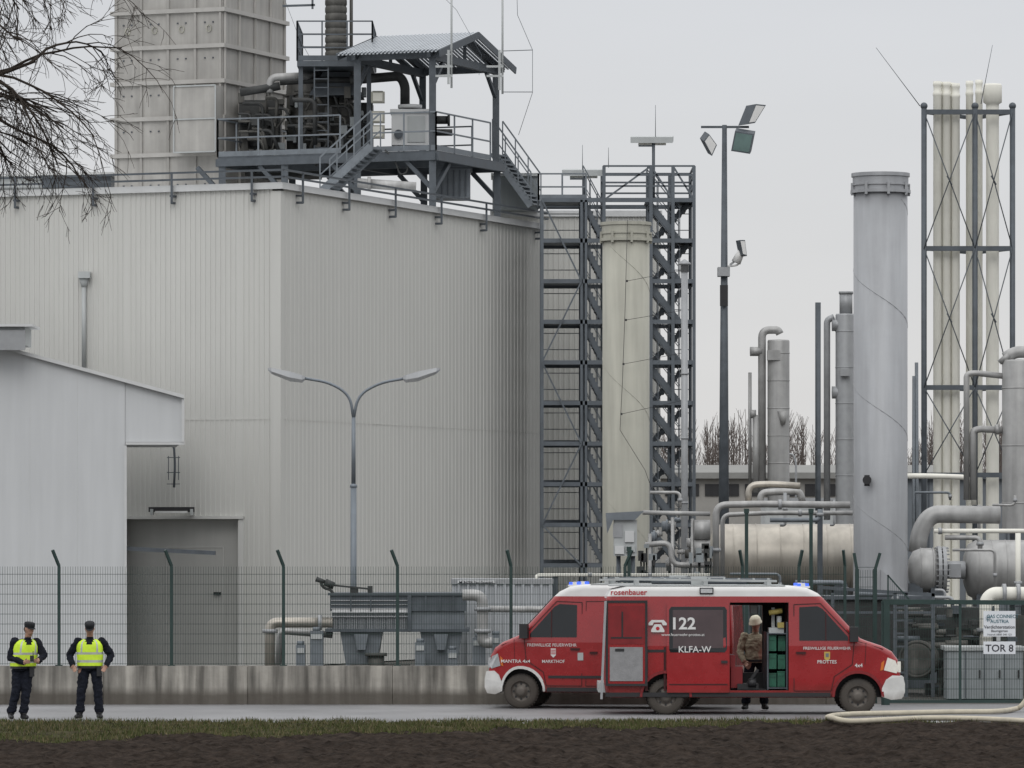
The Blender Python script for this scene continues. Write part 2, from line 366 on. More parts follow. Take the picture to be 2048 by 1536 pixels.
    if kind=='open':
        m=M(); x0,x1=-.447,.657
        m.add([(x0,-.93,.463),(x1,-.93,.463),(x1,.747,.463),(x0,.747,.463),(x0,-.93,2.117),(x1,-.93,2.117),(x1,.747,2.117),(x0,.747,2.117)],[(0,1,2,3),(4,5,6,7),(0,3,7,4),(1,2,6,5)])
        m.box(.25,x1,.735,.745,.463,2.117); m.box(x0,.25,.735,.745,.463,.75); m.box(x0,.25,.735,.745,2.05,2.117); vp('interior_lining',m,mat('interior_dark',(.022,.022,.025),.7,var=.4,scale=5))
        m=M(); m.box(.26,.285,-.85,.6,.47,1.55,0); m.box(.62,.645,-.85,.6,.47,1.75,0)
        for z in (.49,1.52): m.box(.285,.62,-.85,.5,z,z+.02,0)
        vp('shelf',m,GALVD)
        rj=random.Random(2)
        for k,z in enumerate((.52,.86,1.20)):
            for (a_,b_) in ((.295,.435),(.465,.605)):
                j=rj.uniform(-.006,.006); yj=rj.uniform(-.82,-.70); hh=rj.uniform(.26,.31); m=M(); m.box(a_+j,b_+j,yj,-.3,z,z+hh); m.box(a_+.02+j,b_-.02+j,yj-.015,yj,z+hh*.7,z+hh*.8); m.box(a_-.004+j,b_+.004+j,yj-.008,-.3,z+hh-.02,z+hh); m.box(a_+.05+j,b_-.05+j,yj-.006,yj,z+.03,z+hh*.5); vp('crate',m,CRATE)
        m=M(); m.box(.3,.58,-.75,-.3,1.54,1.64); m.box(.36,.42,-.5,-.4,1.64,2.02); m.cyl((.5,-.6,1.64),(.5,-.6,1.86),.05,n=10); m.box(-.02,.10,-.1,.1,1.9,2.05); vp('stowed_gear',m,GREYL)
        m=M(); m.box(.46,.58,-.8,-.5,1.64,1.74); m.cyl((.3,-.7,1.92),(.55,-.7,1.96),.05,n=10); vp('stowed_gear',m,mat('yellow_gear',(.35,.28,.08),.6))
        m=M(); m.box(-.42,-.20,-.7,.3,.5,.90); m.box(-.43,-.34,-.7,.3,.9,1.12); vp('seat',m,REDD)
        m=M(); m.box(-.3,.1,-.78,-.3,.47,.58); m.cyl((-.10,-.8,.60),(.05,-.8,.60),.08,n=12); m.cyl((-.25,-.5,.58),(-.25,-.5,.85),.07,n=10); m.bar((-.1,-.6,.58),(.1,-.6,.85),.05); vp('tool_case',m,BLK)
        m=M(); yo=.055; vs=[]
        dp=[(-1.64,.42),(-1.64,1.3),(-1.64,2.10),(-.47,2.10),(-.47,1.3),(-.47,.42)]
        for o_ in (yo+.01,yo-.035): vs+=[(p[0],-(ysurf(*p)+o_),p[1]) for p in dp]
        m.add(vs,[(0,1,4,5),(1,2,3,4),(6,11,10,7),(7,10,9,8)]+[(i,(i+1)%6,6+(i+1)%6,6+i) for i in range(6)])
        vp('sliding_door',m,RED)
        m=M(); pane([(-1.58,1.18),(-1.60,1.24),(-1.60,1.98),(-1.56,2.04),(-.55,2.04),(-.51,1.98),(-.51,1.24),(-.55,1.18)],-1,yo+.016,.02,m,0); vp('window',m,GLASS)
        m=M(); pane([(-1.53,1.26),(-1.53,1.98),(-.58,1.98),(-.58,1.26)],-1,yo+.020,.01,m,0); vp('window',m,GLASS2)
        m=M(); m.bar((-.62,-(YW+.09),1.0),(-.50,-(YW+.09),1.0),.03,.05); vp('handle',m,BLK)
        m=M(); m.box(-1.6,-.5,-(YW+.07),-(YW+.055),.56,.585); vp('door_trim_strip',m,SEAM)
        m=M(); m.box(-2.6,-1.66,-(YW+.01),-YW+.01,1.18,1.23); vp('slide_rail',m,BLK)
        t2=lambda s,size,x,z,mi=0,off=.006,sx=1.: txt.text(s,size,(x,-(ysurf(x,z)+yo+.024+ (.012 if z>1.4 else 0)),z),mi,off,sx=sx)
        t2('122',.31,-1.34,1.62,0,.024,1.05)
        m3=M(); yq0,yq1=-(YW+.035),-(YW+.025)
        m3.prism([(-1.99,1.73),(-1.93,1.79),(-1.70,1.79),(-1.645,1.73),(-1.645,1.69),(-1.72,1.69),(-1.74,1.745),(-1.89,1.745),(-1.91,1.69),(-1.99,1.69)],yq0,yq1,0)
        m3.prism([(-1.94,1.56),(-1.69,1.56),(-1.69,1.60),(-1.755,1.71),(-1.875,1.71),(-1.94,1.60)],yq0,yq1,0)
        m3.cyl((-1.815,yq0-.004,1.63),(-1.815,yq0,1.63),.035,n=14,mi=1)
        vp('emblem',m3,[WHT,REDL],'white telephone symbol')
        t2('www.feuerwehr-prottes.at',.075,-1.34,1.49,0,.004); t2('KLFA-W',.17,-1.12,1.18,0,.012)
        m=M(); m.box(-2.78,-2.04,-(YW+.10),-(YW+.03),.58,2.14,0)
        vp('rear_door',m,RED,'rear door folded open against the side')
        m=M()
        for (a,b,c_,d_) in ((-2.80,-2.01,2.115,2.16),(-2.80,-2.01,.545,.59),(-2.80,-2.755,.59,2.115),(-2.055,-2.01,.59,2.115)): m.box(a,b,-(YW+.115),-(YW+.09),c_,d_)
        vp('door_seal',m,BLK)
        m=M(); m.box(-2.72,-2.10,-(YW+.118),-(YW+.10),.64,1.28,0); m.box(-2.62,-2.45,-(YW+.13),-(YW+.115),1.20,1.25,1); m.box(-2.74,-2.08,-(YW+.112),-(YW+.1),1.34,2.06,2); m.box(-2.70,-2.12,-(YW+.118),-(YW+.112),1.44,1.47,1); m.box(-2.5,-2.47,-(YW+.12),-(YW+.112),1.47,1.95,1); vp('door_trim',m,[GREYP,BLK,REDD])
        m=M(); m.bar((-2.88,-(YW+.14),.30),(-2.80,-(YW+.14),2.15),.045,.045); vp('door_stay',m,GALVL)
        m=M(); m.box(-2.93,-2.72,-.9,.9,.42,.60); vp('rear_step',m,GREYL)
        m=M(); m.box(-2.05,-2.0,-(YW+.008),-YW,.45,1.28); m.box(-1.70,-1.66,-(YW+.008),-YW,.45,1.28); vp('body_gap',m,SEAM)
        T('rosenbauer',.15,-2.36,2.265,1,.014,1.0)
        T('FREIWILLIGE FEUERWEHR',.078,1.38,1.23,0,.006); T('PROTTES',.09,1.38,.97,0,.01); T('4x4',.10,1.98,.90,0,.012)
        sh=M(); pane([(1.33,1.06),(1.33,1.19),(1.44,1.19),(1.44,1.06),(1.385,1.01)],-1,.010,.008,sh,0); pane([(1.355,1.09),(1.355,1.16),(1.415,1.16),(1.415,1.09)],-1,.014,.006,sh,1); vp('emblem',sh,[mat('emblem_gold',(.5,.35,.08),.5),BLUEG],'small coat of arms')
        m=M(); m.box(-1.0,-.78,-(YW-.03),-(YW-.12),2.30,2.38,0); m.box(-1.02,-.76,-(YW-.045),-(YW-.12),2.28,2.40,1); vp('work_light',m,[CHROME,BLK])
    else:
        T('FREIWILLIGE FEUERWEHR',.085,1.35,1.22,0,.006); T('MARKTHOF',.085,1.32,.90,0,.008); T('MANTRA 4x4',.09,2.08,.90,0,.010,1.1)
        sh=M(); pane([(1.27,1.05),(1.27,1.18),(1.37,1.18),(1.37,1.05),(1.32,1.0)],-1,.010,.008,sh,0)
        for k in range(3): pane([(1.275,1.07+k*.035),(1.275,1.085+k*.035),(1.365,1.085+k*.035),(1.365,1.07+k*.035)],-1,.014,.006,sh,1)
        for v in sh.v: v.x*=flip
        vp('emblem',sh,[WHT,REDL],'small striped shield emblem')
        m=line([(-.5,.45),(-.5,2.10),(.68,2.10),(.68,.45)]); m.bar((.45,-(YW+.02),1.1),(.6,-(YW+.02),1.1),.03,.04); vp('side_door',fin(m),SEAM)
        m=M(); m.box(.73,.84,-(YW+.012),-YW,.95,1.1); vp('fuel_flap',fin(m),GREYL)
    vp('lettering',txt,[WHT,REDL])
    root.rotation_euler=(0,0,yaw)
    return root
van(1,(G(1503,95.3).x,94.4+YW,0),0,'red fire service van with white roof and open sliding door','open')
van(-1,(G(1254,98.45).x,98.45,0),math.radians(-9),'red four-wheel-drive fire van with white roof parked nose out','closed')
print('vans',time.time()-T0)
# ------------------------------------------------------------ people
def person(base,label,J,turn,headturn,nod,hold=None,fat=1.25,vest=True):
    root=thing('person',label,'person',base)
    m=M()
    def cap(a,b,ra,rb,n=10):
        a=V(a);b=V(b); m.cyl(a,b,ra,rb,n=n); m.ell(a,ra,ra,ra,n=5); m.ell(b,rb,rb,rb,n=5)
    R=Matrix.Rotation(turn,3,'Z'); hip=V(J['hip']); sh=V(J['chest'])
    def ringloft(rings):
        n=20; vs=[]
        for (c,rx,ry) in rings:
            for i in range(n):
                a=2*math.pi*i/n; ca,sa=math.cos(a),math.sin(a); e_=.8
                vs.append(V(c)+R@V((rx*math.copysign(abs(ca)**e_,ca),ry*math.copysign(abs(sa)**e_,sa),0)))
        K=len(rings); fs=[(k*n+i,k*n+(i+1)%n,(k+1)*n+(i+1)%n,(k+1)*n+i) for k in range(K-1) for i in range(n)]+[tuple(range(n))[::-1],tuple(range((K-1)*n,K*n))]
        return vs,fs
    lerp=lambda t: hip+(sh-hip)*t
    vs,fs=ringloft([(lerp(-.22),.19,.14),(lerp(.0),.215,.155),(lerp(.35),.205,.145),(lerp(.7),.22,.15),(lerp(1.0),.225,.145),(lerp(1.20),.185,.11),(lerp(1.32),.10,.08)])
    m.add(vs,fs)
    neck=V(J['neck']); head=V(J['head']); HR=Matrix.Rotation(headturn,3,'Z')@Matrix.Rotation(nod,3,'X')
    cap(neck-V((0,0,.06)),head-V((0,0,.06)),.068,.062)
    m.ell(head,.080,.098,.118,HR); m.ell(head+HR@V((0,-.03,-.06)),.06,.062,.055,HR)
    m.cyl(head+HR@V((0,-.088,.015)),head+HR@V((0,-.118,-.02)),.008,.016,n=8); m.ell(head+HR@V((0,-.110,-.02)),.016,.014,.012,HR,n=6)
    m.ell(head+HR@V((0,-.088,-.055)),.026,.012,.010,HR,n=6)
    for s_ in (-1,1): m.ell(head+HR@V((s_*.080,.005,-.005)),.012,.02,.032,HR,n=6)
    hands=[]
    for s_,k in ((-1,'l'),(1,'r')):
        S=V(J['s'+k]);E=V(J['e'+k]);Wr=V(J['w'+k]);H=V(J['h'+k])
        cap(S,E,.070*fat,.058*fat); cap(E,Wr,.056*fat,.040*fat)
        d=(H-Wr).normalized(); cap(Wr,Wr+d*.03,.03,.03)
        side=d.cross(V((0,1,0))).normalized()
        if side.length<.1: side=V((1,0,0))
        nrm=side.cross(d).normalized()
        for t in (-.028,-.01,.01,.028): cap(Wr+d*.02+side*t*.6,Wr+d*.095+side*t,.015,.013,8)
        curl=-nrm if nrm.y>0 else nrm
        for i,(t,l) in enumerate(((-.031,.060),(-.011,.072),(.010,.068),(.030,.052))):
            a=Wr+d*.095+side*t; b=a+(d+curl*.35).normalized()*l*.55; c_=b+(d+curl*1.0).normalized()*l*.5
            cap(a,b,.0095,.009,8); cap(b,c_,.009,.0075,8)
        a=Wr+d*.04+side*(-.03*s_); b=a+(d*.7-side*s_*.8+curl*.2).normalized()*.035; c_=b+(d-side*s_*.2+curl*.4).normalized()*.03
        cap(a,b,.012,.0105,8); cap(b,c_,.0105,.009,8)
        hands.append((Wr,Wr+d*.2))
        cap(V(J['p'+k]),V(J['k'+k]),.103*1.12,.075*1.15); cap(V(J['k'+k]),V(J['a'+k])+V((0,0,.03)),.075*1.15,.072)
        A=V(J['a'+k]); td=Matrix.Rotation(J['t'+k],3,'Z')@V((0,-1,0))
        cap(A,A+V((0,0,-.02)),.058,.056); cap(A+V((0,0,-.05))-td*.04,A+V((0,0,-.055))+td*.15,.048,.042)
        cap(A+V((0,0,-.03)),A+td*.08+V((0,0,-.04)),.052,.045)
    me=bpy.data.meshes.new('body'); me.from_pydata([tuple(v) for v in m.v],[],m.f)
    ob=bpy.data.objects.new('body',me); col.objects.link(ob)
    md=ob.modifiers.new('r','REMESH'); md.mode='VOXEL'; md.voxel_size=.0085
    sm=ob.modifiers.new('s','SMOOTH'); sm.iterations=2; sm.factor=.5
    dg=bpy.context.evaluated_depsgraph_get(); nm=bpy.data.meshes.new_from_object(ob.evaluated_get(dg)); ob.modifiers.clear(); ob.data=nm; nm.name='body'
    nm.materials.clear()
    for mm in (NAVY if vest else TURNOUT,SKIN,mat('boot_leather',(.008,.008,.009),.45,var=.2),mat('trouser_cloth',(.012,.014,.022),.9,var=.35,scale=7,bump=.5,bscale=20,spec=.2)): nm.materials.append(mm)
    cos=[v.co.copy() for v in nm.vertices]; nrs=[v.normal.copy() for v in nm.vertices]; out=[]
    for p,nv in zip(cos,nrs):
        if .14<p.z<1.53 and all((p-h[1]).length>.15 for h in hands):
            k=.018*noise.noise(V((p.x*8,p.y*8,p.z*14)))+.008*noise.noise(V((p.x*22,p.y*22,p.z*34)))
            if p.z<.25: k+=.012
            p=p+nv*k
        out.extend(p)
    nm.vertices.foreach_set('co',out)
    cen=[p.center.copy() for p in nm.polygons]; mis=[]
    for c in cen:
        i=0
        if c.z>neck.z+.0 and (c-head).length<.22: i=1
        elif any((c-h[0]).dot((h[1]-h[0]).normalized())>.012 and (c-h[1]).length<.22 and (c-(h[0]+h[1])/2).length<.13 for h in hands): i=1
        elif c.z<.13: i=2
        elif c.z<hip.z-.06: i=3
        mis.append(i)
    nm.polygons.foreach_set('material_index',mis); nm.polygons.foreach_set('use_smooth',[True]*len(mis)); nm.update()
    ob.parent=root
    def pp_(name,mm,mats,lab=None):
        me=bpy.data.meshes.new(name); me.from_pydata([tuple(v) for v in mm.v],[],mm.f)
        for x in (mats if isinstance(mats,list) else [mats]): me.materials.append(x)
        me.polygons.foreach_set('material_index',mm.mi); me.polygons.foreach_set('use_smooth',mm.sm)
        o=bpy.data.objects.new(name,me); col.objects.link(o); o.parent=root
        if lab: o['label']=lab
    mm=M(); n=40; prof=[(.02,.236,.185,0),(.14,.238,.183,0),(.18,.238,.182,1),(.30,.238,.180,1),(.36,.238,.180,0),(.52,.240,.180,0),(.57,.241,.180,1),(.68,.242,.180,1),(.85,.244,.178,0),(1.05,.240,.168,0),(1.18,.215,.142,0),(1.27,.155,.115,0),(1.31,.11,.095,0)]
    vs=[]
    for (t,rx,ry,b_) in prof:
        c_=lerp(t)
        for i in range(n):
            a=2*math.pi*i/n; ca,sa=math.cos(a),math.sin(a); wob=1+.05*noise.noise(V((ca*3,sa*3,t*5)))
            vs.append(c_+R@V((rx*wob*math.copysign(abs(ca)**.8,ca),ry*wob*math.copysign(abs(sa)**.8,sa),0)))
    mm.v=vs
    for k in range(len(prof)-1):
        for i in range(n):
            ang=(i+.5)/n*2*math.pi; front=abs(ang-1.5*math.pi)
            if k>=9 and front<.55*(k-8)/3.: continue
            mi=1 if (prof[k][3] and prof[k+1][3]) else 0
            if k>=7 and .5<front<.68: mi=1
            if front<.05: mi=2
            mm.f.append([k*n+i,k*n+(i+1)%n,(k+1)*n+(i+1)%n,(k+1)*n+i]); mm.mi.append(mi); mm.sm.append(True)
    if vest: pp_('safety_vest',mm,[HIVIS,REFL,NAVY])
    mm=M(); rings=[(.0,.084,.102),(.02,.090,.108),(.055,.094,.114),(.085,.090,.108),(.10,.06,.075),(.105,.0,.0)]
    if not vest: rings=[(-.01,.125,.155),(.01,.125,.150),(.03,.110,.13),(.08,.105,.125),(.13,.07,.085),(.15,.0,.0)]
    vs=[]; n=24
    for (z,rx,ry) in rings:
        for i in range(n):
            a=2*math.pi*i/n; vs.append(head+HR@V((rx*math.cos(a)*1.0,ry*math.sin(a),.03+z)))
    mm.add(vs,[(k*n+i,k*n+(i+1)%n,(k+1)*n+(i+1)%n,(k+1)*n+i) for k in range(5) for i in range(n)],0,True)
    vz=[]
    for i in range(9):
        a=math.radians(200+140*i/8); vz+= [head+HR@V((.086*math.cos(a),.104*math.sin(a),.035)),head+HR@V((.084*math.cos(a),.17*math.sin(a),.018))]
    if vest: mm.add(vz,[(2*i,2*i+2,2*i+3,2*i+1) for i in range(8)],0)
    pp_('cap' if vest else 'helmet',mm,mat('cap_cloth',(.008,.009,.012),.8) if vest else HELM)
    for s_ in (-1,1): mm=M(); mm.ell(head+HR@V((s_*.03,-.086,.012)),.012,.008,.007,HR,n=6); pp_('eye',mm,INK)
    mm=M(); mm.ell(head+HR@V((0,.035,-.01)),.082,.078,.075,HR,n=10); pp_('hair',mm,mat('dark_hair',(.02,.015,.012),.8))
    mm=M(); vs,fs=ringloft([(lerp(-.10),.235,.175),(lerp(.02),.235,.175)]); mm.add(vs,fs); mm.box(hip.x+.14,hip.x+.22,hip.y-.20,hip.y-.10,hip.z-.18,hip.z+.0); pp_('belt',mm,BLK)
    if hold:
        mm=M(); mm.box(hold[0]-.035,hold[0]+.035,hold[1]-.02,hold[1]+.02,hold[2]-.05,hold[2]+.06); mm.cyl((hold[0]+.02,hold[1],hold[2]+.06),(hold[0]+.02,hold[1],hold[2]+.14),.007,n=6)
        solo('radio','small black handheld radio held in both hands','radio',(0,0,0),mm,BLK).location=V(base)
    return root
D=92.
J2=dict(hip=(0,0,.98),chest=(0,.0,1.36),neck=(0,-.01,1.52),head=(0,-.06,1.67),
 sl=(-.215,0,1.43),el=(-.38,.06,1.18),wl=(-.31,-.12,.98),hl=(-.24,-.20,.88),sr=(.215,0,1.43),er=(.38,.06,1.18),wr=(.31,-.12,.98),hr=(.24,-.20,.88),
 pl=(-.105,0,.93),kl=(-.16,-.03,.50),al=(-.19,0,.11),tl=-.35,pr=(.105,0,.93),kr=(.15,-.03,.50),ar=(.17,0,.11),tr=.3)
person(V((G(180,D).x,D,.0)),'standing person in dark uniform and yellow vest, hands at belt',J2,0,0.05,.35)
J1=dict(hip=(.0,0,.98),chest=(.05,-.0,1.36),neck=(.08,-.02,1.52),head=(.12,-.06,1.67),
 sl=(-.14,-.06,1.43),el=(-.22,-.08,1.15),wl=(.04,-.29,1.06),hl=(.15,-.34,1.08),sr=(.24,.05,1.43),er=(.38,.0,1.18),wr=(.30,-.22,1.08),hr=(.22,-.33,1.10),
 pl=(-.09,0,.93),kl=(-.13,-.05,.50),al=(-.22,.0,.11),tl=.2,pr=(.08,0,.93),kr=(.06,-.05,.50),ar=(.01,-.02,.11),tr=.5)
person(V((G(46,D-.3).x,D-.3,.0)),'standing person in dark uniform and yellow vest holding a radio',J1,.45,.75,.15,hold=(.20,-.37,1.13))
J3=dict(J2); J3.update(el=(-.30,.0,1.16),wl=(-.24,-.14,.95),hl=(-.18,-.2,.88),er=(.30,.0,1.16),wr=(.22,-.16,1.05),hr=(.16,-.22,1.10))
person(V((G(1511,96.95).x,96.95,.0)),'firefighter in pale jacket and cream helmet standing behind the van',J3,-.2,-.5,.3,vest=False)
print('people',time.time()-T0)

# ------------------------------------------------------------ world, sun, camera
w=bpy.data.worlds.new('World'); sc.world=w; w.use_nodes=True
nt=w.node_tree; N=nt.nodes; Lk=nt.links; bg=N['Background']; bg.inputs[1].default_value=.1
sky=N.new('ShaderNodeTexSky'); sky.sky_type='NISHITA'; sky.sun_disc=False; sky.sun_elevation=math.radians(38); sky.sun_rotation=math.radians(190)
tc=N.new('ShaderNodeTexCoord'); sp=N.new('ShaderNodeSeparateXYZ'); Lk.new(tc.outputs['Generated'],sp.inputs[0])
cr=N.new('ShaderNodeValToRGB'); Lk.new(sp.outputs[2],cr.inputs[0])
e=cr.color_ramp.elements; e[0].position=0.0; e[0].color=(.420,.412,.406,1); e[1].position=1; e[1].color=(1.,1.,1.,1)
x=cr.color_ramp.elements.new(.05); x.color=(.412,.412,.416,1)
x=cr.color_ramp.elements.new(.12); x.color=(.392,.400,.418,1)
x=cr.color_ramp.elements.new(.4); x.color=(.58,.585,.60,1)
mp=N.new('ShaderNodeMapping'); mp.inputs['Scale'].default_value=(3,3,14); Lk.new(tc.outputs['Generated'],mp.inputs[0])
cn=N.new('ShaderNodeTexNoise'); cn.inputs['Scale'].default_value=1.5; cn.inputs['Detail'].default_value=4; Lk.new(mp.outputs[0],cn.inputs['Vector'])
cm=N.new('ShaderNodeMapRange'); cm.inputs[3].default_value=15.2; cm.inputs[4].default_value=18.2; Lk.new(cn.outputs['Fac'],cm.inputs[0])
vs=N.new('ShaderNodeVectorMath'); vs.operation='SCALE'; Lk.new(cr.outputs[0],vs.inputs[0]); Lk.new(cm.outputs[0],vs.inputs['Scale'])
mx=N.new('ShaderNodeMix'); mx.data_type='RGBA'; mx.inputs[0].default_value=.96; Lk.new(sky.outputs[0],mx.inputs[6]); Lk.new(vs.outputs[0],mx.inputs[7])
Lk.new(mx.outputs[2],bg.inputs[0])
su=bpy.data.lights.new('sun','SUN'); su.energy=.6; su.angle=math.radians(30); su.color=(1,.98,.95)
so=bpy.data.objects.new('sun',su); col.objects.link(so)
so.rotation_euler=V((.08,.80,-.62)).to_track_quat('-Z','Y').to_euler()
cam=bpy.data.cameras.new('camera'); co=bpy.data.objects.new('camera',cam); col.objects.link(co)
co.location=(0,0,CH); co.rotation_euler=(math.radians(90),0,0); cam.sensor_width=36; cam.lens=36*F/2048; cam.shift_y=(HY-768)/2048
cam.clip_end=6000; cam.clip_start=.5; sc.camera=co
sc.view_settings.view_transform='Standard'; sc.view_settings.look='None'

# ------------------------------------------------------------ ground
m=M(); m.add([(-3000,-300,-.03),(3000,-300,-.03),(3000,5000,-.03),(-3000,5000,-.03)],[(0,1,2,3)])
solo('ground','flat gravelly ground of the plant and farmland around','ground',(0,0,0),m,mat('ground_gravel',(.07,.066,.06),.9,var=.25,scale=.3,bump=.4,bscale=8),kind='structure')
WD=100.3; WT=CH-252*WD/F
m=M(); m.add([(-60,89.5,.0),(60,89.5,.0),(60,WD+.1,.0),(-60,WD+.1,.0)],[(0,1,2,3)])
solo('road','pale damp asphalt lane beside the concrete wall','road',(0,0,0),m,mat('asphalt',(.19,.19,.195),.55,var=.3,scale=.35,bump=.3,bscale=22),kind='structure')
def edge(x):
    t=(x+10)/20.
    return 79.6+9.6*max(0,min(1,t*1.3))+.8*noise.noise(V((x*.6,3,0)))+.35*noise.noise(V((x*3,8,0)))
def hgt(x,y):
    e=edge(x); far=max(0,min(1,(91.2-y)/1.0))
    if y<e:
        k=min(1,(e-y)/.6)
        h=.10*noise.fractal(V((x*1.3,y*.7,0)),1,2,4)*k+.07*abs(noise.noise(V((x*5,y*3.6,2))))*k+.05*abs(noise.noise(V((x*11,y*8,5))))*k
    else: h=.035*noise.noise(V((x*2,y*2,5)))
    return (h+.02)*far-.02*(1-far)
nx,ny=320,300; X0,X1,Y0,Y1=-10.2,10.2,70.,91.4
vs_=[];fs_=[]
for j in range(ny+1):
    y=Y0+(Y1-Y0)*j/ny
    for i in range(nx+1):
        x=X0+(X1-X0)*i/nx; vs_.append((x,y,hgt(x,y)))
for j in range(ny):
    for i in range(nx):
        a=j*(nx+1)+i; fs_.append((a,a+1,a+nx+2,a+nx+1))
me=bpy.data.meshes.new('field'); me.from_pydata(vs_,[],fs_)
SOIL=mat('ploughed_soil',(.030,.0235,.0195),1.,var=.65,scale=4.5,bump=1.,bscale=12,spec=.03)
TURF=mat('turf',(.050,.046,.026),1.,var=.6,scale=1.8,bump=.6,bscale=20,spec=.03)
me.materials.append(SOIL); me.materials.append(TURF)
cen=[p.center.copy() for p in me.polygons]
me.polygons.foreach_set('material_index',[1 if c.y>edge(c.x)-.25+.9*noise.noise(V((c.x*3,c.y*3,1))) and c.x<4.5+2*noise.noise(V((c.x,c.y,9))) else 0 for c in cen])
o=bpy.data.objects.new('field',me); col.objects.link(o); setp(o,'dark ploughed soil with a grassy verge','field',kind='structure')
m=M()
for k in range(46000):
    x=random.uniform(-10.0,10.0); e=edge(x); y=random.uniform(e-.9,91.3)
    d=noise.noise(V((x*.7,y*.9,7)))+noise.noise(V((x*3,y*3,4)))*.5
    if x>1 and random.random()<(x-1)/8: continue
    if d<-.2 and random.random()<.8: continue
    h=random.uniform(.03,.09)*(1+1.2*max(0,d)); a=random.uniform(0,6.28); wd=random.uniform(.006,.014)
    b=V((x,y,hgt(x,y)-.01)); dx=V((math.cos(a),math.sin(a),0))*wd; tip=b+V((random.uniform(-.05,.05),random.uniform(-.05,.05),h))
    m.add([b-dx,b+dx,tip],[(0,1,2)],random.choice((0,0,1)))
solo('grass','short winter grass tufts along the verge','grass',(0,0,0),m,[GRASS,mat('grass_dry',(.13,.11,.06),.95,var=.3,spec=.1)],kind='stuff',recalc=False)
print('ground',time.time()-T0)
# ------------------------------------------------------------ retaining wall
m=M(); x=-14.0
while x<6.7:
    x2=min(6.7,x+2.9); m.box(x+.008,x2-.008,WD,WD+.32,-.1,WT); x=x2
m.box(-14,6.7,WD+.03,WD+.30,-.1,WT-.02)
STAIN=mat('wall_concrete',(.31,.295,.265),.9,var=.3,scale=.8,bump=.3,bscale=10,streak=.65,spec=.2,dirt=(.09,.08,.068),dirt_h=.14)
solo('concrete_wall','low weathered concrete retaining wall with dark water stains','wall',(-3,WD,0),m,STAIN)
# ------------------------------------------------------------ fence
def fence(posts,D,zb,ztop,label,name='mesh_fence'):
    f=thing(name,label,'fence',G(posts[0][0],D,zb))
    for (px,dx) in posts:
        m=M(); b=G(px,D,zb); z1=P(px,1130,D).z
        m.bar(b,V((b.x,D,z1)),.055,.055); m.bar(V((b.x,D,z1-.02)),P(px+dx,1100,D)+V((0,-.1,0)),.05,.05); m.bar(b,b+V((0,0,.02)),.14)
        part(f,'post',m,GREENP)
    for a,b in zip(posts[:-1],posts[1:]):
        m=M(); xa=G(a[0],D).x+.03; xb=G(b[0],D).x-.03
        n=int((xb-xa)/.05)
        for i in range(n+1):
            x=xa+(xb-xa)*i/n; m.bar((x,D,zb+.02),(x,D,ztop),.0065)
        z=zb+.04
        while z<=ztop:
            for q in (-.006,.006): m.bar((xa,D+q,z),(xb,D+q,z),.009)
            z+=.2
        part(f,'mesh_panel',m,GREEN)
    return f
FD=WD+.16
fence([(-108,-12),(118,-12),(343,-12),(567,-12),(795,-12),(1022,-8),(1250,14),(1485,-6),(1598,6),(1690,-4)],FD,WT,P(0,1133,FD).z,'dark green welded mesh fence with bent-top posts on a concrete wall')

# ------------------------------------------------------------ main building
C=V((-6.03,130,0)); U=V((.375,.927,0)); W_=V((-.927,.375,0))
def L(u,v,z): return C+U*u+W_*v+V((0,0,z))
RZ=12.53
def corr(m,A,B,z0,z1,pitch,dep,nrm,mi=0):
    A=V(A);B=V(B);d=(B-A);ln=d.length;d.normalize(); nrm=V(nrm).normalized(); n=int(ln/pitch); pts=[]
    for k in range(n):
        for t,h in ((0,0),(.56,0),(.64,1),(.90,1),(.98,0)):
            pts.append(A+d*(k+t)*pitch+nrm*h*dep)
    pts.append(B); K=len(pts)
    m.add([(p.x,p.y,z0) for p in pts]+[(p.x,p.y,z1) for p in pts],[(i,i+1,K+i+1,K+i) for i in range(K-1)],mi)
bd=thing('industrial_building','large windowless hall with cream corrugated metal cladding','building',L(0,0,0))
m=M()
def v_at(px):
    k=(px-CX)/F
    return (C.x-k*C.y)/(.927+k*.375)
va,vb=v_at(478),v_at(252)
GZ=P(475,1035,131.2).z
corr(m,L(0,.22,0),L(0,va,0),0,RZ,.145,.020,-U)
corr(m,L(0,vb,0),L(0,26,0),0,RZ,.145,.020,-U)
corr(m,L(0,va,0),L(0,vb,0),GZ,RZ,.145,.020,-U)
corr(m,L(.22,0,0),L(18.3,0,0),0,RZ,.26,.013,-W_)
part(bd,'wall',m,CLAD)
m=M()
m.add([L(18.3,0,0),L(18.3,26,0),L(0,26,0),L(18.3,0,RZ),L(18.3,26,RZ),L(0,26,RZ)],[(0,1,4,3),(1,2,5,4)])
part(bd,'rear_wall',m,CLAD2)
m=M(); m.hexa([L(-.05,-.05,RZ-.1),L(18.35,-.05,RZ-.1),L(18.35,26,RZ-.1),L(-.05,26,RZ-.1)],[L(-.05,-.05,RZ-.02),L(18.35,-.05,RZ-.02),L(18.35,26,RZ-.02),L(-.05,26,RZ-.02)])
part(bd,'roof',m,TRIMW)
m=M()
m.bar(L(-.06,-.1,RZ-.02),L(-.06,26,RZ-.02),.12,.17); m.bar(L(-.1,-.06,RZ-.02),L(18.4,-.06,RZ-.02),.12,.17)
part(bd,'roof_edge_trim',m,TRIMW)
m=M(); m.hexa([L(-.035,-.035,0),L(.2,-.035,0),L(.2,.24,0),L(-.035,.24,0)],[L(-.035,-.035,RZ-.15),L(.2,-.035,RZ-.15),L(.2,.24,RZ-.15),L(-.035,.24,RZ-.15)])
part(bd,'corner_flashing',m,CLAD)
m=M(); sz=P(560,838,130).z
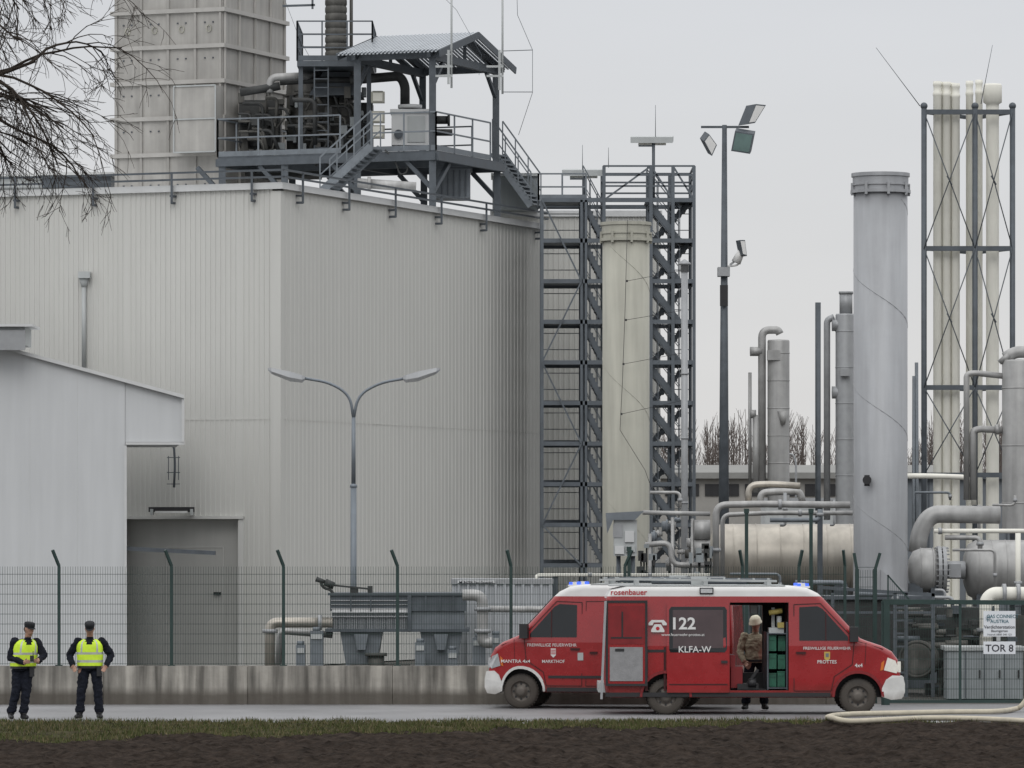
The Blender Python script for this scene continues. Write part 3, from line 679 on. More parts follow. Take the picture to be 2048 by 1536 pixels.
m.bar(L(-.022,.2,sz),L(-.022,26,sz),.006,.010); m.bar(L(.2,-.014,sz),L(18.3,-.014,sz),.006,.010)
part(bd,'cladding_joint',m,CLAD)
m=M()
m.hexa([L(.30,va,0),L(.35,va,0),L(.35,vb+.5,0),L(.30,vb+.5,0)],[L(.30,va,GZ),L(.35,va,GZ),L(.35,vb+.5,GZ),L(.30,vb+.5,GZ)],0)
dv=(vb-va)
for t in (.18,.68): m.bar(L(.29,va+dv*t,0),L(.29,va+dv*t,GZ*.8),.02,.03,1)
m.bar(L(.29,va+dv*.18,GZ*.8),L(.29,va+dv*.68,GZ*.8),.02,.02,1)
m.bar(L(.26,va+dv*.20,1.9),L(.26,va+dv*.26,1.9),.05,.07,2)
part(bd,'door',m,[DOORG,CLAD2,BLK])
m=M()
m.hexa([L(-.06,va-.16,0),L(.36,va-.16,0),L(.36,va+.0,0),L(-.06,va+.0,0)],[L(-.06,va-.16,GZ),L(.36,va-.16,GZ),L(.36,va,GZ),L(-.06,va,GZ)])
m.bar(L(.1,va-.16,GZ),L(.1,vb+.4,GZ),.4,.08)
part(bd,'door_frame',m,CLAD2)
m=M(); rz=RZ+.38
for zz in (rz,rz-.18):
    m.bar(L(-.2,-.2,zz),L(-.2,26,zz),.05); m.bar(L(-.2,-.2,zz),L(18.4,-.2,zz),.05)
for px in (-60,37,193,350,510):
    v=v_at(px); m.bar(L(-.2,v,rz),L(-.2,v,RZ-.42),.06); m.bar(L(-.2,v,RZ-.40),L(-.02,v,RZ-.40),.06); m.bar(L(-.2,v,RZ-.22),L(-.02,v,RZ-.22),.12,.05)
for px in (592,685,778,870,960,1070):
    k=(px-CX)/F; u=(k*C.y-C.x)/(.375-k*.927)
    m.bar(L(u,-.2,rz),L(u,-.2,RZ-.42),.06); m.bar(L(u,-.2,RZ-.40),L(u,-.02,RZ-.40),.06); m.bar(L(u,-.2,RZ-.22),L(u,-.02,RZ-.22),.12,.05)
part(bd,'railing',m,GALVD)
m=M(); m.bx(297,388,1014,1024,130.6,.25,0); m.bx(300,306,1018,1030,130.5,.4,1); m.bx(380,386,1018,1030,130.5,.4,1); m.bx(310,375,1022,1026,130.55,.15,2)
part(bd,'wall_lamp',m,[BLK,GREYL,WHT])
m=M(); m.tube(rnd([P(338,888,130.6),P(348,893,130.6),P(350,930,130.6),P(348,975,130.6)],.2),.03)
for y in (915,945,968): m.bar(P(334,y,130.7),P(360,y,130.7),.02)
for x_ in (337,357): m.bar(P(x_,912,130.8),P(x_,960,130.8),.02)
part(bd,'cable_bracket',m,GALVD)
m=M(); m.cyl(P(168,735,132),P(168,560,132),.06,n=10); m.bx(156,180,543,556,131.8,.3); m.cyl(P(168,574,132),P(168,556,132),.07,.14,n=10)
part(bd,'downpipe',m,GREYL)
m=M(); a=P(1083,0,151); b=P(1321,0,151); z1=P(0,428,151).z
corr(m,(a.x-1.5,151,0),(b.x,151,0),0,z1,.16,.02,(0,-1,0)); m.box(a.x-1.5,b.x,151.05,158,0,z1-.02,0); m.box(a.x-1.55,b.x+.05,150.9,158.05,z1-.08,z1+.1,1)
solo('adjoining_hall','narrow cream corrugated hall adjoining the steel stair tower','building',G(1200,151),m,[CLAD,TRIMW])
wh=thing('white_hall','white flat-panel hall with sloping roof and overhanging canopy','building',G(120,122))
D=122; SH=-.088
def q(px,py,D=122): p=P(px,py,D); return (p.x,p.z)
m=M(); m.prism([q(-500,560),q(250,762),q(250,1350),q(-500,1350)],D,D+7,0,SH); part(wh,'wall',m,WHITEHALL)
m=M(); m.prism([q(250.3,764),q(364,794),q(364,884),q(250.3,884)],D+.02,D+7,0,SH); part(wh,'canopy',m,WHITEHALL)
m=M(); m.prism([q(-500,554),q(369,790),q(369,797),q(-500,561)],D-.15,D+7.2,0,SH)
m.bar(P(366,797,D-.06),P(366,884,D-.06),.06,.06); m.bar(P(251,887,D-.04),P(369,887,D-.04),.05,.06); m.bar(P(251,891,D-.03),P(251,1345,D-.03),.06,.05)
part(wh,'roof',m,TRIMW)
m=M()
for px in (-90,60,155): m.bar(P(px,700+ (px)*.27,D-.002),P(px,1345,D-.002),.008,.006)
part(wh,'panel_joint',m,TRIMW)
m=M(); m.bar(P(252,1097,D+.3),P(431,1106,D+.3),.3,.10); part(wh,'shelter_beam',m,GALVD)
m=M(); m.bx(-200,65,648,653,121,2.,0); m.bx(-200,50,653,690,121.2,1.6,1); m.bx(-10,50,660,700,121.1,.1,2)
solo('rooftop_unit','pale grey ventilation unit on the white hall roof','ventilation unit',P(0,690,121.5),m,[TRIMW,GREYL,GALVL])
m=M(); m.bx(85,222,349,375,150,3,0); m.bx(80,226,344,350,149.8,3.4,1); m.bx(-200,84,352,375,150.1,3,2); m.bx(-200,79,347,352,149.9,3.3,1)
solo('rooftop_shed','low grey flat-roofed plant shed on the hall roof','shed',P(50,375,150),m,[GALVD,TRIMW,GREYL])

# ------------------------------------------------------------ square exhaust stack
st=thing('exhaust_stack','square grey panelled exhaust stack with ribs and flanges','chimney',L(15,8.5,RZ))
su0,sv0,su1,sv1=14.9,8.70,19.3,12.25
def sqbox(m,z0,z1,g=0,mi=0): m.hexa([L(su0-g,sv0-g,z0),L(su1+g,sv0-g,z0),L(su1+g,sv1+g,z0),L(su0-g,sv1+g,z0)],[L(su0-g,sv0-g,z1),L(su1+g,sv0-g,z1),L(su1+g,sv1+g,z1),L(su0-g,sv1+g,z1)],mi)
m=M(); sqbox(m,RZ-.2,20.5); part(st,'shaft',m,STACKP)
m=M(); Ds=147
bands=[P(0,y,Ds).z for y in (20,92,163,235,308)]
for z in bands: sqbox(m,z-.03,z+.09,.10)
part(st,'flange',m,mat('stack_flange',(.41,.40,.38),.5,.1,var=.1))
m=M(); zz=[RZ]+bands[::-1]+[20.5]
for t in (0.02,.25,.5,.75,.98):
    v=sv0+(sv1-sv0)*t; u=su0+(su1-su0)*t
    m.bar(L(su0-.03,v,RZ),L(su0-.03,v,20.5),.07,.07); m.bar(L(u,sv0-.03,RZ),L(u,sv0-.03,20.5),.07,.07)
for a_,b_ in zip(zz[:-1],zz[1:]):
    z=a_+(b_-a_)*.5
    for i in range(4):
        for s_ in (-.15,.15):
            v=sv0+(sv1-sv0)*(i+.5+s_)/4; m.bar(L(su0-.02,v-.02,z+.2),L(su0-.02,v+.02,z+.2),.04,.04,1)
z=P(0,55,Ds).z
for i in range(4):
    v=sv0+(sv1-sv0)*(i+.5)/4
    for k in range(8):
        a0,a1=k/8*6.283,(k+1)/8*6.283; m.bar(L(su0-.02,v+.08*math.cos(a0),z+.1*math.sin(a0)),L(su0-.02,v+.08*math.cos(a1),z+.1*math.sin(a1)),.03,.025,2)
part(st,'rib',m,[STACKP,GALVD,BEIGE])
m=M(); pz0,pz1=P(0,300,146).z,P(0,167,146).z
m.hexa([L(su0-.6,sv0-.05,pz0),L(su0-.1,sv0-.05,pz0),L(su0-.1,sv0+1.3,pz0),L(su0-.6,sv0+1.3,pz0)],[L(su0-.6,sv0-.05,pz1),L(su0-.1,sv0-.05,pz1),L(su0-.1,sv0+1.3,pz1),L(su0-.6,sv0+1.3,pz1)])
v0,v1,za,zb_=sv0-.05,sv0+1.3,pz0,pz1
for a_,b_ in ((L(su0-.62,v0,za),L(su0-.62,v0,zb_)),(L(su0-.62,v1,za),L(su0-.62,v1,zb_)),(L(su0-.62,v0,za),L(su0-.62,v1,za)),(L(su0-.62,v0,zb_),L(su0-.62,v1,zb_)),(L(su0-.62,v0,(za+zb_)/2),L(su0-.62,v1,(za+zb_)/2))): m.bar(a_,b_,.04,.04,1)
part(st,'access_panel',m,[STACKP,GREYL])

# ------------------------------------------------------------ roof process platform
pf=thing('process_platform','raised galvanised steel platform with railings and stairs on the roof','platform',L(15,4,RZ))
PZ=14.45; u0,u1,v0,v1=13.5,18.6,1.3,8.2
m=M(); m.hexa([L(u0,v0,PZ-.06),L(u1,v0,PZ-.06),L(u1,v1,PZ-.06),L(u0,v1,PZ-.06)],[L(u0,v0,PZ),L(u1,v0,PZ),L(u1,v1,PZ),L(u0,v1,PZ)])
for v in (v0,v1,(v0+v1)/2): m.bar(L(u0,v,PZ-.17),L(u1,v,PZ-.17),.14,.22)
for u in (u0,u1,(u0+u1)/2): m.bar(L(u,v0,PZ-.17),L(u,v1,PZ-.17),.14,.22)
part(pf,'deck',m,GALVD)
for v in (v0+.15,3.8,6.1,v1-.1):
    for u in (u0+.1,u1-.1):
        m=M(); m.bar(L(u,v,RZ),L(u,v,PZ-.25),.2); m.bar(L(u,v,PZ-1.1),L(u,v+.8,PZ-.28),.12)
        if v<2 and u<14: m.bar(L(u0+.1,v0+.15,PZ-1.2),L(u0+1.3,v0+.15,PZ-.28),.12)
        part(pf,'leg',m,GALVD)
for (a_,b_) in ((L(u0,v0+3.0,PZ),L(u0,v1,PZ)),(L(u0,v1,PZ),L(u1,v1,PZ)),(L(u0,v0,PZ),L(u1-1,v0,PZ)),(L(u1,v0+1,PZ),L(u1,v1,PZ)),(L(u0,v0,PZ),L(u0,v0+2.0,PZ))):
    m=M(); rail(m,a_,b_); part(pf,'railing',m,GALV)
m=M(); stair(m,P(742,292,141.8),P(640,385,141.8),V((.25,.75,0)),12); part(pf,'stair',m,GALV)
m=M(); stair(m,P(985,305,149),P(1062,412,149),V((.3,.8,0)),12); part(pf,'stair',m,GALV)
cn_=thing('canopy_roof','small gabled sheet-metal canopy on steel posts over the platform','canopy',L(16,2.6,PZ))
EZ=17.2; RG=17.98; cu0,cu1,cv0,cv1=13.1,18.9,1.05,4.2; um=(cu0+cu1)/2
m=M()
for v in (1.45,3.8):
    for u in (13.6,18.4): m.bar(L(u,v,PZ),L(u,v,EZ),.2)
    m.bar(L(13.6,v,EZ-.05),L(18.4,v,EZ-.05),.16,.22); m.bar(L(13.6,v,EZ-.9),L(14.4,v,EZ-.1),.1); m.bar(L(18.4,v,EZ-.9),L(17.6,v,EZ-.1),.1)
    m.bar(L(13.3,v,EZ),L(um,v,RG-.08),.12,.2); m.bar(L(18.7,v,EZ),L(um,v,RG-.08),.12,.2); m.bar(L(um,v,EZ),L(um,v,RG-.1),.1)
for u in (13.6,18.4): m.bar(L(u,1.2,EZ),L(u,4.1,EZ),.12,.2)
part(cn_,'frame',m,GALVD)
m=M()
def slope(ua,za,ub,zb_):
    n=26
    for i in range(n):
        va_=cv0+(cv1-cv0)*i/n; vb_=cv0+(cv1-cv0)*(i+.55)/n; vc_=cv0+(cv1-cv0)*(i+1)/n
        for (p,q_,h) in ((va_,vb_,.05),(vb_,vc_,.0)):
            m.hexa([L(ua,p,za+h),L(ub,p,zb_+h),L(ub,q_,zb_+h),L(ua,q_,za+h)],[L(ua,p,za+.03+h),L(ub,p,zb_+.03+h),L(ub,q_,zb_+.03+h),L(ua,q_,za+.03+h)])
slope(cu0,EZ+.02,um,RG); slope(cu1,EZ+.02,um,RG)
part(cn_,'roof_sheet',m,ROOFM)
m=M()
for v in (cv0-.03,cv1+.03): m.bar(L(cu0,v,EZ-.02),L(um,v,RG-.02),.04,.2); m.bar(L(cu1,v,EZ-.02),L(um,v,RG-.02),.04,.2)
part(cn_,'verge_board',m,GALVD)
vs1=thing('roof_vessel','dark riveted vessel with ribbed exhaust column and upper gallery','vessel',P(640,300,148))
m=M(); c=P(640,300,148); zt_=P(0,165,148).z
m.lathe((c.x,148,0),(0,0,1),[(0,PZ),(1.0,PZ),(1.0,zt_-.1),(.9,zt_+.05),(.5,zt_+.2),(0,zt_+.22)],28)
for k in range(4): m.lathe((c.x,148,PZ+.1+k*.62),(0,0,1),[(1.0,0),(1.05,0),(1.05,.06),(1.0,.06)],28,sm=False)
for k in range(28):
    a=k/28*6.283; m.cyl((c.x+1.01*math.cos(a),148+1.01*math.sin(a),PZ+1.1),(c.x+1.01*math.cos(a),148+1.01*math.sin(a),PZ+1.2),.04,n=6)
part(vs1,'tank',m,RUSTG)
m=M(); c=P(672,0,147.5); z=zt_
while z<20.3:
    m.lathe((c.x,147.5,z),(0,0,1),[(.30,0),(.325,.05),(.325,.17),(.30,.22)],18); z+=.22
m.cyl((c.x+.45,147.5,zt_),(c.x+.45,147.5,20.5),.05,n=8); m.cyl((c.x,147.5,zt_-.2),(c.x,147.5,20.4),.3)
part(vs1,'exhaust_column',m,RUSTG)
m=M(); gz=P(0,130,146.5).z; a=P(595,130,145.5); b=P(745,130,145.5)
m.box(a.x,b.x,145.2,148.9,gz-.16,gz)
for (p,q_) in (((a.x,145.2),(b.x,145.2)),((a.x,145.2),(a.x,148.9)),((b.x,145.2),(b.x,148.9)),((a.x,148.9),(b.x,148.9))): rail(m,(p[0],p[1],gz),(q_[0],q_[1],gz),1.15,.75,.022,3)
for xx in (a.x+.1,b.x-.1): m.bar((xx,145.4,PZ),(xx,145.4,gz),.13)
m.bar((a.x+.5,145.3,gz),(a.x+.5,145.3,PZ),.04); m.bar((a.x+.9,145.3,gz),(a.x+.9,145.3,PZ),.04)
z=PZ
while z<gz: m.bar((a.x+.5,145.3,z),(a.x+.9,145.3,z),.03); z+=.25
m.hexa([V((a.x+.3,146.3,gz-.9)),V((b.x-.3,146.3,gz-.9)),V((b.x-.3,148,gz-.9)),V((a.x+.3,148,gz-.9))],[V((a.x+.7,146.5,gz-.2)),V((b.x-.7,146.5,gz-.2)),V((b.x-.7,147.5,gz-.2)),V((a.x+.7,147.5,gz-.2))])
part(vs1,'upper_gallery',m,GALVD)
mc=thing('pipework_unit','tangle of dark process pipes and valves on the roof platform','machinery',P(520,295,146))
m=M(); rr=random.Random(3)
m.bx(478,560,200,292,147.5,1.2,0); m.bx(690,745,205,292,147.8,1.2,0)
for k in range(60):
    x_=rr.uniform(470,735); y_=rr.uniform(172,290); w2=rr.uniform(4,18); h2=rr.uniform(5,26)
    m.bx(x_,x_+w2,y_,y_+h2,146.2+rr.random(),.4,rr.choice((0,0,1,1,2)))
for k in range(34):
    x_=rr.uniform(470,720); y_=rr.uniform(175,285)
    m.tube(rnd([P(x_,y_,146.4),P(x_+rr.uniform(15,50),y_,146.4),P(x_+rr.uniform(15,50),y_+rr.uniform(20,60),146.4)],.2),rr.uniform(.025,.06),n=7,mi=rr.choice((0,1)))
part(mc,'valve_block',m,[MECH,RUSTG,CABG])
m=M()
m.tube(rnd([P(540,185,146),P(540,155,146),P(600,152,146),P(640,152,147)],.4),.11,12,mi=1)
m.tube(rnd([P(560,165,146.4),P(640,160,146.4),P(730,160,146.4)],.4),.09,10,mi=0)
m.tube(rnd([P(700,160,146),P(800,152,146),P(810,170,146),P(810,215,146)],.45),.14,12,mi=0)
m.tube(rnd([P(585,200,145),P(630,200,145),P(630,290,145)],.2),.07,mi=0)
m.tube(rnd([P(480,185,146),P(560,172,146)],.2),.12,12,mi=0)
m.cyl(P(865,240,146),P(895,240,146),.12,n=12); m.cyl(P(865,265,146),P(905,265,146),.10,n=12); m.cyl(P(895,240,146),P(900,240,146),.18,n=12)
m.lathe(P(745,190,145),(1,0,0),[(0,0),(.12,0),(.12,.3),(0,.3)],12)
part(mc,'pipe',m,[MECH,ALU])
for (a_,b_) in ((183,205),(222,245),(250,276)):
    m=M(); m.bx(742,769,a_,b_,144.6,.3,0); m.bx(746,765,a_+3,b_-3,144.58,.03,1)
    solo('junction_box','beige electrical junction box on a steel post','junction box',P(755,b_,144.6),m,[BEIGE,CREAM],group='junction boxes on the roof platform')
m=M(); m.bx(783,857,222,290,144.8,1.0,0); m.bx(780,860,218,224,144.7,1.2,0); m.cyl(P(797,268,144.78),P(797,268,144.7),.13,n=16,mi=1); m.bx(815,850,232,284,144.77,.03,2)
m.cyl(P(820,217,145.2),P(820,210,145.2),.35,n=16,mi=0)
solo('equipment_cabinet','white boxy equipment cabinet standing on the platform','cabinet',P(820,290,145),m,[TRIMW,GALVD,GREYL])
m=M(); m.cyl(P(715,366,141.5),P(832,374,141.5),.14,n=14); m.cyl(P(735,366,141.4),P(742,366,141.4),.18,n=14)
solo('roof_pipe','short silver pipe lying beneath the roof platform','pipe',P(770,370,141.5),m,ALU)
m=M(); m.bx(866,940,335,395,146,1.5,0); m.bx(862,944,331,337,145.9,1.7,1)
for k in range(6): m.bx(870+k*12,873+k*12,340,392,145.95,.04,1)
solo('roof_container','grey ribbed plant container beneath the platform','container',P(900,395,146),m,[GALV,GALVD])
m=M(); m.bx(985,1076,350,420,150,1.5,0); m.bx(982,1079,346,352,149.9,1.7,1)
solo('roof_container','pale grey plant housing beside the roof stair','container',P(1030,395,150),m,[CABG,GREYL])
m=M(); m.bx(462,640,318,352,148.5,1.5,0); m.bx(470,560,312,320,148.4,1.4,1)
solo('roof_duct','dark low duct housing beneath the platform','duct',P(550,352,149),m,[MECH,RUSTG])
m=M(); m.tube(rnd([P(770,300,143.5),P(790,320,143.5),P(800,350,143.5),P(815,345,143.5),P(815,310,143.5)],.3),.03,6,mi=0)
solo('cable_loop','dark hanging cable loop under the roof platform','cable',P(790,345,143.5),m,MECH)
def antenna(px,y1,lab,g=1):
    t=thing('antenna_mast',lab,'antenna',P(px,y1,142),group='antenna masts on the roof platform')
    m=M(); m.cyl(P(px,-60,142),P(px,y1,142),.03,n=8); m.bar(P(px-32,133,142),P(px+2,133,142),.06); m.bar(P(px-32,152,142),P(px+2,152,142),.06); m.bar(P(px-6,100,142),P(px-6,y1-8,142),.07); part(t,'mast',m,GREYL)
    m=M()
    if g:
        m.tube([P(px+28,-40,142),P(px+30,30,142),P(px+60,100,142),P(px+60,185,142),P(px+32,270,142)],.008,5); m.bar(P(px,102,142),P(px+60,100,142),.02); m.bar(P(px,184,142),P(px+60,184,142),.02)
    else:
        m.tube([P(px-30,-20,142),P(px+10,20,142),P(px+60,110,142),P(px+55,150,142)],.006,5)
    part(t,'wire',m,GALVD)
antenna(903,176,'slim grey antenna mast clamped to the canopy',0); antenna(1005,188,'slim grey antenna mast with looped wire and cross arms',1)
m=M(); m.bar(P(565,12,146),P(630,10,146),.06); m.bar(P(625,-20,146),P(625,18,146),.06); m.tube([P(566,-10,146),P(600,80,146),P(640,150,146)],.006,5)
solo('stack_bracket','thin steel bracket arm and stay wire on the exhaust stack','bracket',P(565,12,146),m,GALVD)
# ------------------------------------------------------------ stair tower
tw=thing('stair_tower','tall galvanised steel stair tower with open frame and zigzag flights','stair tower',G(1235,144))
Da,Db=143.,146.
colsx=(1084,1163,1172,1208,1302,1346,1388)
for px in colsx:
    top=400 if px<1175 else 332
    for D in (Da,Db):
        m=M(); x=G(px,Da).x; m.bar((x,D,0),(x,D,P(0,top,Da).z),.095 if px not in (1163,1172) else .07); part(tw,'column',m,TOWER)
lev=[400+81.2*k for k in range(10)]
xL,xR=G(1084,Da).x,G(1388,Da).x; xs={p:G(p,Da).x for p in colsx}
for k,y in enumerate(lev):
    z=P(0,y,Da).z; m=M()
    for D in (Da,Db): m.bar((xL,D,z),(xR,D,z),.07,.12)
    for p in colsx: m.bar((xs[p],Da,z),(xs[p],Db,z),.06,.10)
    m.box(xL,xs[1172],Da+.1,Db-.1,z+.02,z+.045); m.box(xs[1346],xR,Da+.1,Db-.1,z+.02,z+.045)
    part(tw,'landing',m,TOWER)
for y in lev[1:]:
    z=P(0,y,Da).z
    for (a_,b_) in ((xL,xs[1163]),(xs[1346],xR)):
        m=M(); rail(m,(a_,Db-.1,z),(b_,Db-.1,z),.95,.9,.014,2); part(tw,'railing',m,TOWER)
z=P(0,400,Da).z; m=M(); rail(m,(xL-.1,Da,z),(xs[1172],Da,z),.75,.6,.025); rail(m,(xL-.1,Da,z),(xL-.1,Db,z),.75,.6,.025); part(tw,'railing',m,GALV)
for k in range(0,9,2):
    ya,yb=lev[k],lev[min(k+2,9)]
    m=M(); m.bar((xs[1084],Da-.06,P(0,ya if k%4==0 else yb,Da).z),(xs[1163],Da-.06,P(0,yb if k%4==0 else ya,Da).z),.045); part(tw,'brace',m,TOWER)
m=M()
m.bar((xs[1208],Da,P(0,400,Da).z),(xs[1302],Da,P(0,332,Da).z),.05); m.bar((xs[1302],Da,P(0,332,Da).z),(xs[1346],Da,P(0,400,Da).z),.05); m.bar((xs[1346],Da,P(0,332,Da).z),(xs[1388],Da,P(0,400,Da).z),.05)
for y in (332,350,372):
    z=P(0,y,Da).z
    for D in (Da,Db): m.bar((xs[1208],D,z),(xR,D,z),.05)
    m.bar((xR,Da,z),(xR,Db,z),.05); m.bar((xs[1208],Da,z),(xs[1208],Db,z),.05)
part(tw,'top_guard',m,TOWER)
for k in range(9):
    z1_=P(0,lev[k],Da).z; z0_=P(0,lev[k+1],Da).z
    m=M(); stair(m,(xs[1163]+.05,Da+.2,z1_),(xs[1208]+.02,Da+.2,z0_),V((0,1.1,0)),9,sh=.13,hr=.03); part(tw,'stair_flight',m,TOWER)
    m=M(); stair(m,(xs[1302]-.1,Da+.2,z1_),(xs[1346]+.2,Da+.2,z0_),V((0,1.1,0)),9,sh=.16,hr=.03); part(tw,'stair_flight',m,TOWER)
    m=M(); stair(m,(xs[1388]-.1,Da+1.7,z1_),(xs[1302],Da+1.7,z0_),V((0,1.0,0)),9,sh=.13,hr=.025,hand=False); part(tw,'stair_flight',m,TOWER)
def work_lamp(px,y,D,yb,lab):
    t=thing('platform_lamp',lab,'lamp',P(px,yb,D),group='strip lamps above the stair tower')
    m=M(); m.cyl(P(px,yb,D),P(px,y+8,D),.045,n=8); m.bar(P(px-30,y+18,D),P(px,y+18,D),.04); part(t,'pole',m,GALVD)
    m=M(); m.hexa([P(px-46,y+12,D-.1),P(px+38,y+12,D-.1),P(px+40,y+8,D+.6),P(px-44,y+8,D+.6)],[P(px-46,y,D-.1),P(px+38,y,D-.1),P(px+40,y-2,D+.6),P(px-44,y-2,D+.6)]); m.bx(px-30,px+25,y+11,y+15,D,.3,1)
    part(t,'lamp_head',m,[GREYL,CREAM])
work_lamp(1307,274,144,400,'flat strip lamp on a thin pole above the stair tower'); work_lamp(1170,340,144,400,'flat strip lamp on a short pole above the stair tower')
for (px,y0,y1,D) in ((1165,290,345,144),(1311,210,275,144),(1217,295,335,144)):
    m=M(); m.cyl(P(px,y1,D),P(px,y0,D),.012,.006,n=5); solo('lightning_rod','thin steel lightning rod on the stair tower','lightning rod',P(px,y1,D),m,GALVD,group='lightning rods on the stair tower')

# ------------------------------------------------------------ stacks
def seam_spiral(m,c,r,z0,z1,pitch,w=.006,mi=0):
    n=int((z1-z0)/pitch*24); pts=[]
    for i in range(n+1):
        a=-i/24*2*math.pi; pts.append((c[0]+(r+.001)*math.cos(a),c[1]+(r+.001)*math.sin(a),z0+(z1-z0)*i/n))
    m.tube(pts,w,5,mi=mi)
def bigstack(px,wpx,ytop,D,matl,lab,pitch,hw):
    t=thing('vent_stack',lab,'chimney',G(px,D)); r=wpx*D/F/2; c=G(px,D); zt=P(0,ytop,D).z
    m=M(); m.lathe(c,(0,0,1),[(r*1.03,0),(r*1.03,1.0),(r,3.0),(r,zt-.1),(r*.93,zt-.1),(r*.93,zt-1),(0,zt-1)],48); part(t,'shaft',m,matl)
    m=M(); seam_spiral(m,c,r,3,zt-.6,pitch,.008); part(t,'weld_seam',m,GALVL if matl is GREYSTACK else matl)
    m=M(); h=hw*D/F
    for (za,zb_,g) in ((zt-h,zt-h+.07,.07),(zt-.08,zt,.05),(zt-h*.62,zt-h*.55,.05)):
        m.lathe((c.x,c.y,0),(0,0,1),[(r-.02,za),(r+g,za),(r+g,zb_),(r-.02,zb_)],48,sm=False)
    m.lathe((c.x,c.y,0),(0,0,1),[(r+.02,zt-h),(r+.02,zt)],48)
    for k in range(8):
        a=k/8*6.283+.2; m.bar((c.x+(r+.05)*math.cos(a),c.y+(r+.05)*math.sin(a),zt-h-.05),(c.x+(r+.05)*math.cos(a),c.y+(r+.05)*math.sin(a),zt-h*.5),.06)
    part(t,'collar',m,matl); return t
t=bigstack(1761,108,347,112,GREYSTACK,'tall matte grey steel vent stack with spiral seam and collar',2.5,40)
m=M(); m.cyl(P(1734,960,111.4),P(1734,960,111.2),.10,n=14); m.cyl(P(1734,972,111.3),P(1734,950,111.3),.06,n=8); part(t,'port',m,BLK)
m=M(); m.prism([q(1762,1140,111.2),q(1824,1192,111.2),q(1762,1192,111.2)],111.15,111.4); part(t,'gusset',m,GREYSTACK)
bigstack(1252,94,445,126,BEIGE,'tall beige steel vent stack with collar and guy cable',3.2,38)
sc_=thing('stay_cables','thin dark stay cables between the beige stack and a pipe','cable',P(1250,860,125.2))
m=M(); m.tube([P(1255,440,125.2),P(1250,620,125.2),P(1245,760,125.2),P(1240,860,125.2),P(1290,940,125.2),P(1315,1010,125.2)],.007,5); part(sc_,'cable',m,BLK)
for (a_,b_,c_) in ((640,620,1252),(728,705,1247),(828,800,1243),(562,540,1254)):
    m=M(); m.bar(P(c_,a_,125.2),P(1370,b_,125.2),.011); m.bx(c_-2,c_+2,a_-2,a_+2,125.15,.05); part(sc_,'stay',m,BLK)
t=thing('vent_pipe','slim galvanised vent pipe with conical rain cap','vent pipe',G(1369,124)); m=M(); c=G(1369,124)
m.cyl((c.x,124,0),P(1369,535,124),.085,n=14); z=1.
while z<9: m.lathe((c.x,124,z),(0,0,1),[(.085,0),(.1,0),(.1,.05),(.085,.05)],14); z+=1.6
part(t,'pipe',m,GALVL)
m=M(); zc=P(0,520,124).z; m.lathe((c.x,124,0),(0,0,1),[(.0,zc+.03),(.16,zc-.08),(.16,zc-.12),(.1,zc-.12),(.1,zc-.3),(.0,zc-.3)],14); part(t,'rain_cap',m,GALVL)
m=M(); c=G(1636,150); m.cyl((c.x,150,0),P(1636,605,150),.085,n=12)
solo('steel_pole','plain slim dark grey steel pole','pole',(c.x,150,0),m,GALVD)
for (dx,px,yt,r_) in ((-.06,1828,752,.05),(.06,1833,725,.05),(.3,1852,770,.03)):
    m=M(); c=G(1831,140); m.cyl((c.x+dx,140,0),P(px,yt,140),r_,n=8); solo('steel_pole','thin grey steel pole beside the vent frame','pole',(c.x+dx,140,0),m,GALV,group='thin poles beside the vent frame')

# ------------------------------------------------------------ floodlight mast
D=135; fm=thing('floodlight_mast','tall tapered grey steel mast carrying floodlights','floodlight mast',G(1447,D)); c=G(1447,D)
m=M(); m.cyl((c.x,D,0),P(1449,250,D),.17,.065,n=10); part(fm,'mast',m,GALVD)
m=M(); m.bar(P(1402,254,D),P(1498,254,D),.05,.06); part(fm,'bracket',m,GALVD)
m=M(); m.bx(1436,1460,534,552,D-.25,.5); m.bar(P(1460,530,D),P(1472,520,D),.06); part(fm,'bracket',m,GALVL)
m=M(); m.bx(1440,1456,570,612,D-.19,.05); part(fm,'climbing_plate',m,BLK)
def flood(c4,dep,lens=CHROME):
    m=M(); f=[P(x,y,D-.3) for x,y in c4]; b=[p+V(dep) for p in f]; m.hexa(b,f,0)
    cc=sum(f,V((0,0,0)))/4; m.add([cc+(p-cc)*.86+V((0,-.012,0)) for p in f],[(0,1,2,3)],1)
    m.bar(cc+V(dep),cc+V((0,.25,.22)),.04); part(fm,'floodlight',m,[GALVD,lens])
flood([(1462,302),(1500,308),(1508,268),(1470,262)],(0.05,.25,.1),mat('dark_lens',(.10,.16,.15),.1,.1,var=.2))
flood([(1496,248),(1510,246),(1532,210),(1512,208)],(-.25,.3,-.02),WHT)
flood([(1408,282),(1424,312),(1434,290),(1418,268)],(-.1,.35,.1),WHT)
flood([(1486,510),(1494,512),(1490,480),(1480,480)],(-.1,.3,0),WHT)
m=M(); m.cyl(P(1472,525,D),P(1484,500,D),.13,.1,n=12); m.tube(rnd([P(1455,533,D),P(1478,530,D),P(1480,505,D)],.1),.03,6); part(fm,'floodlight',m,WHT)

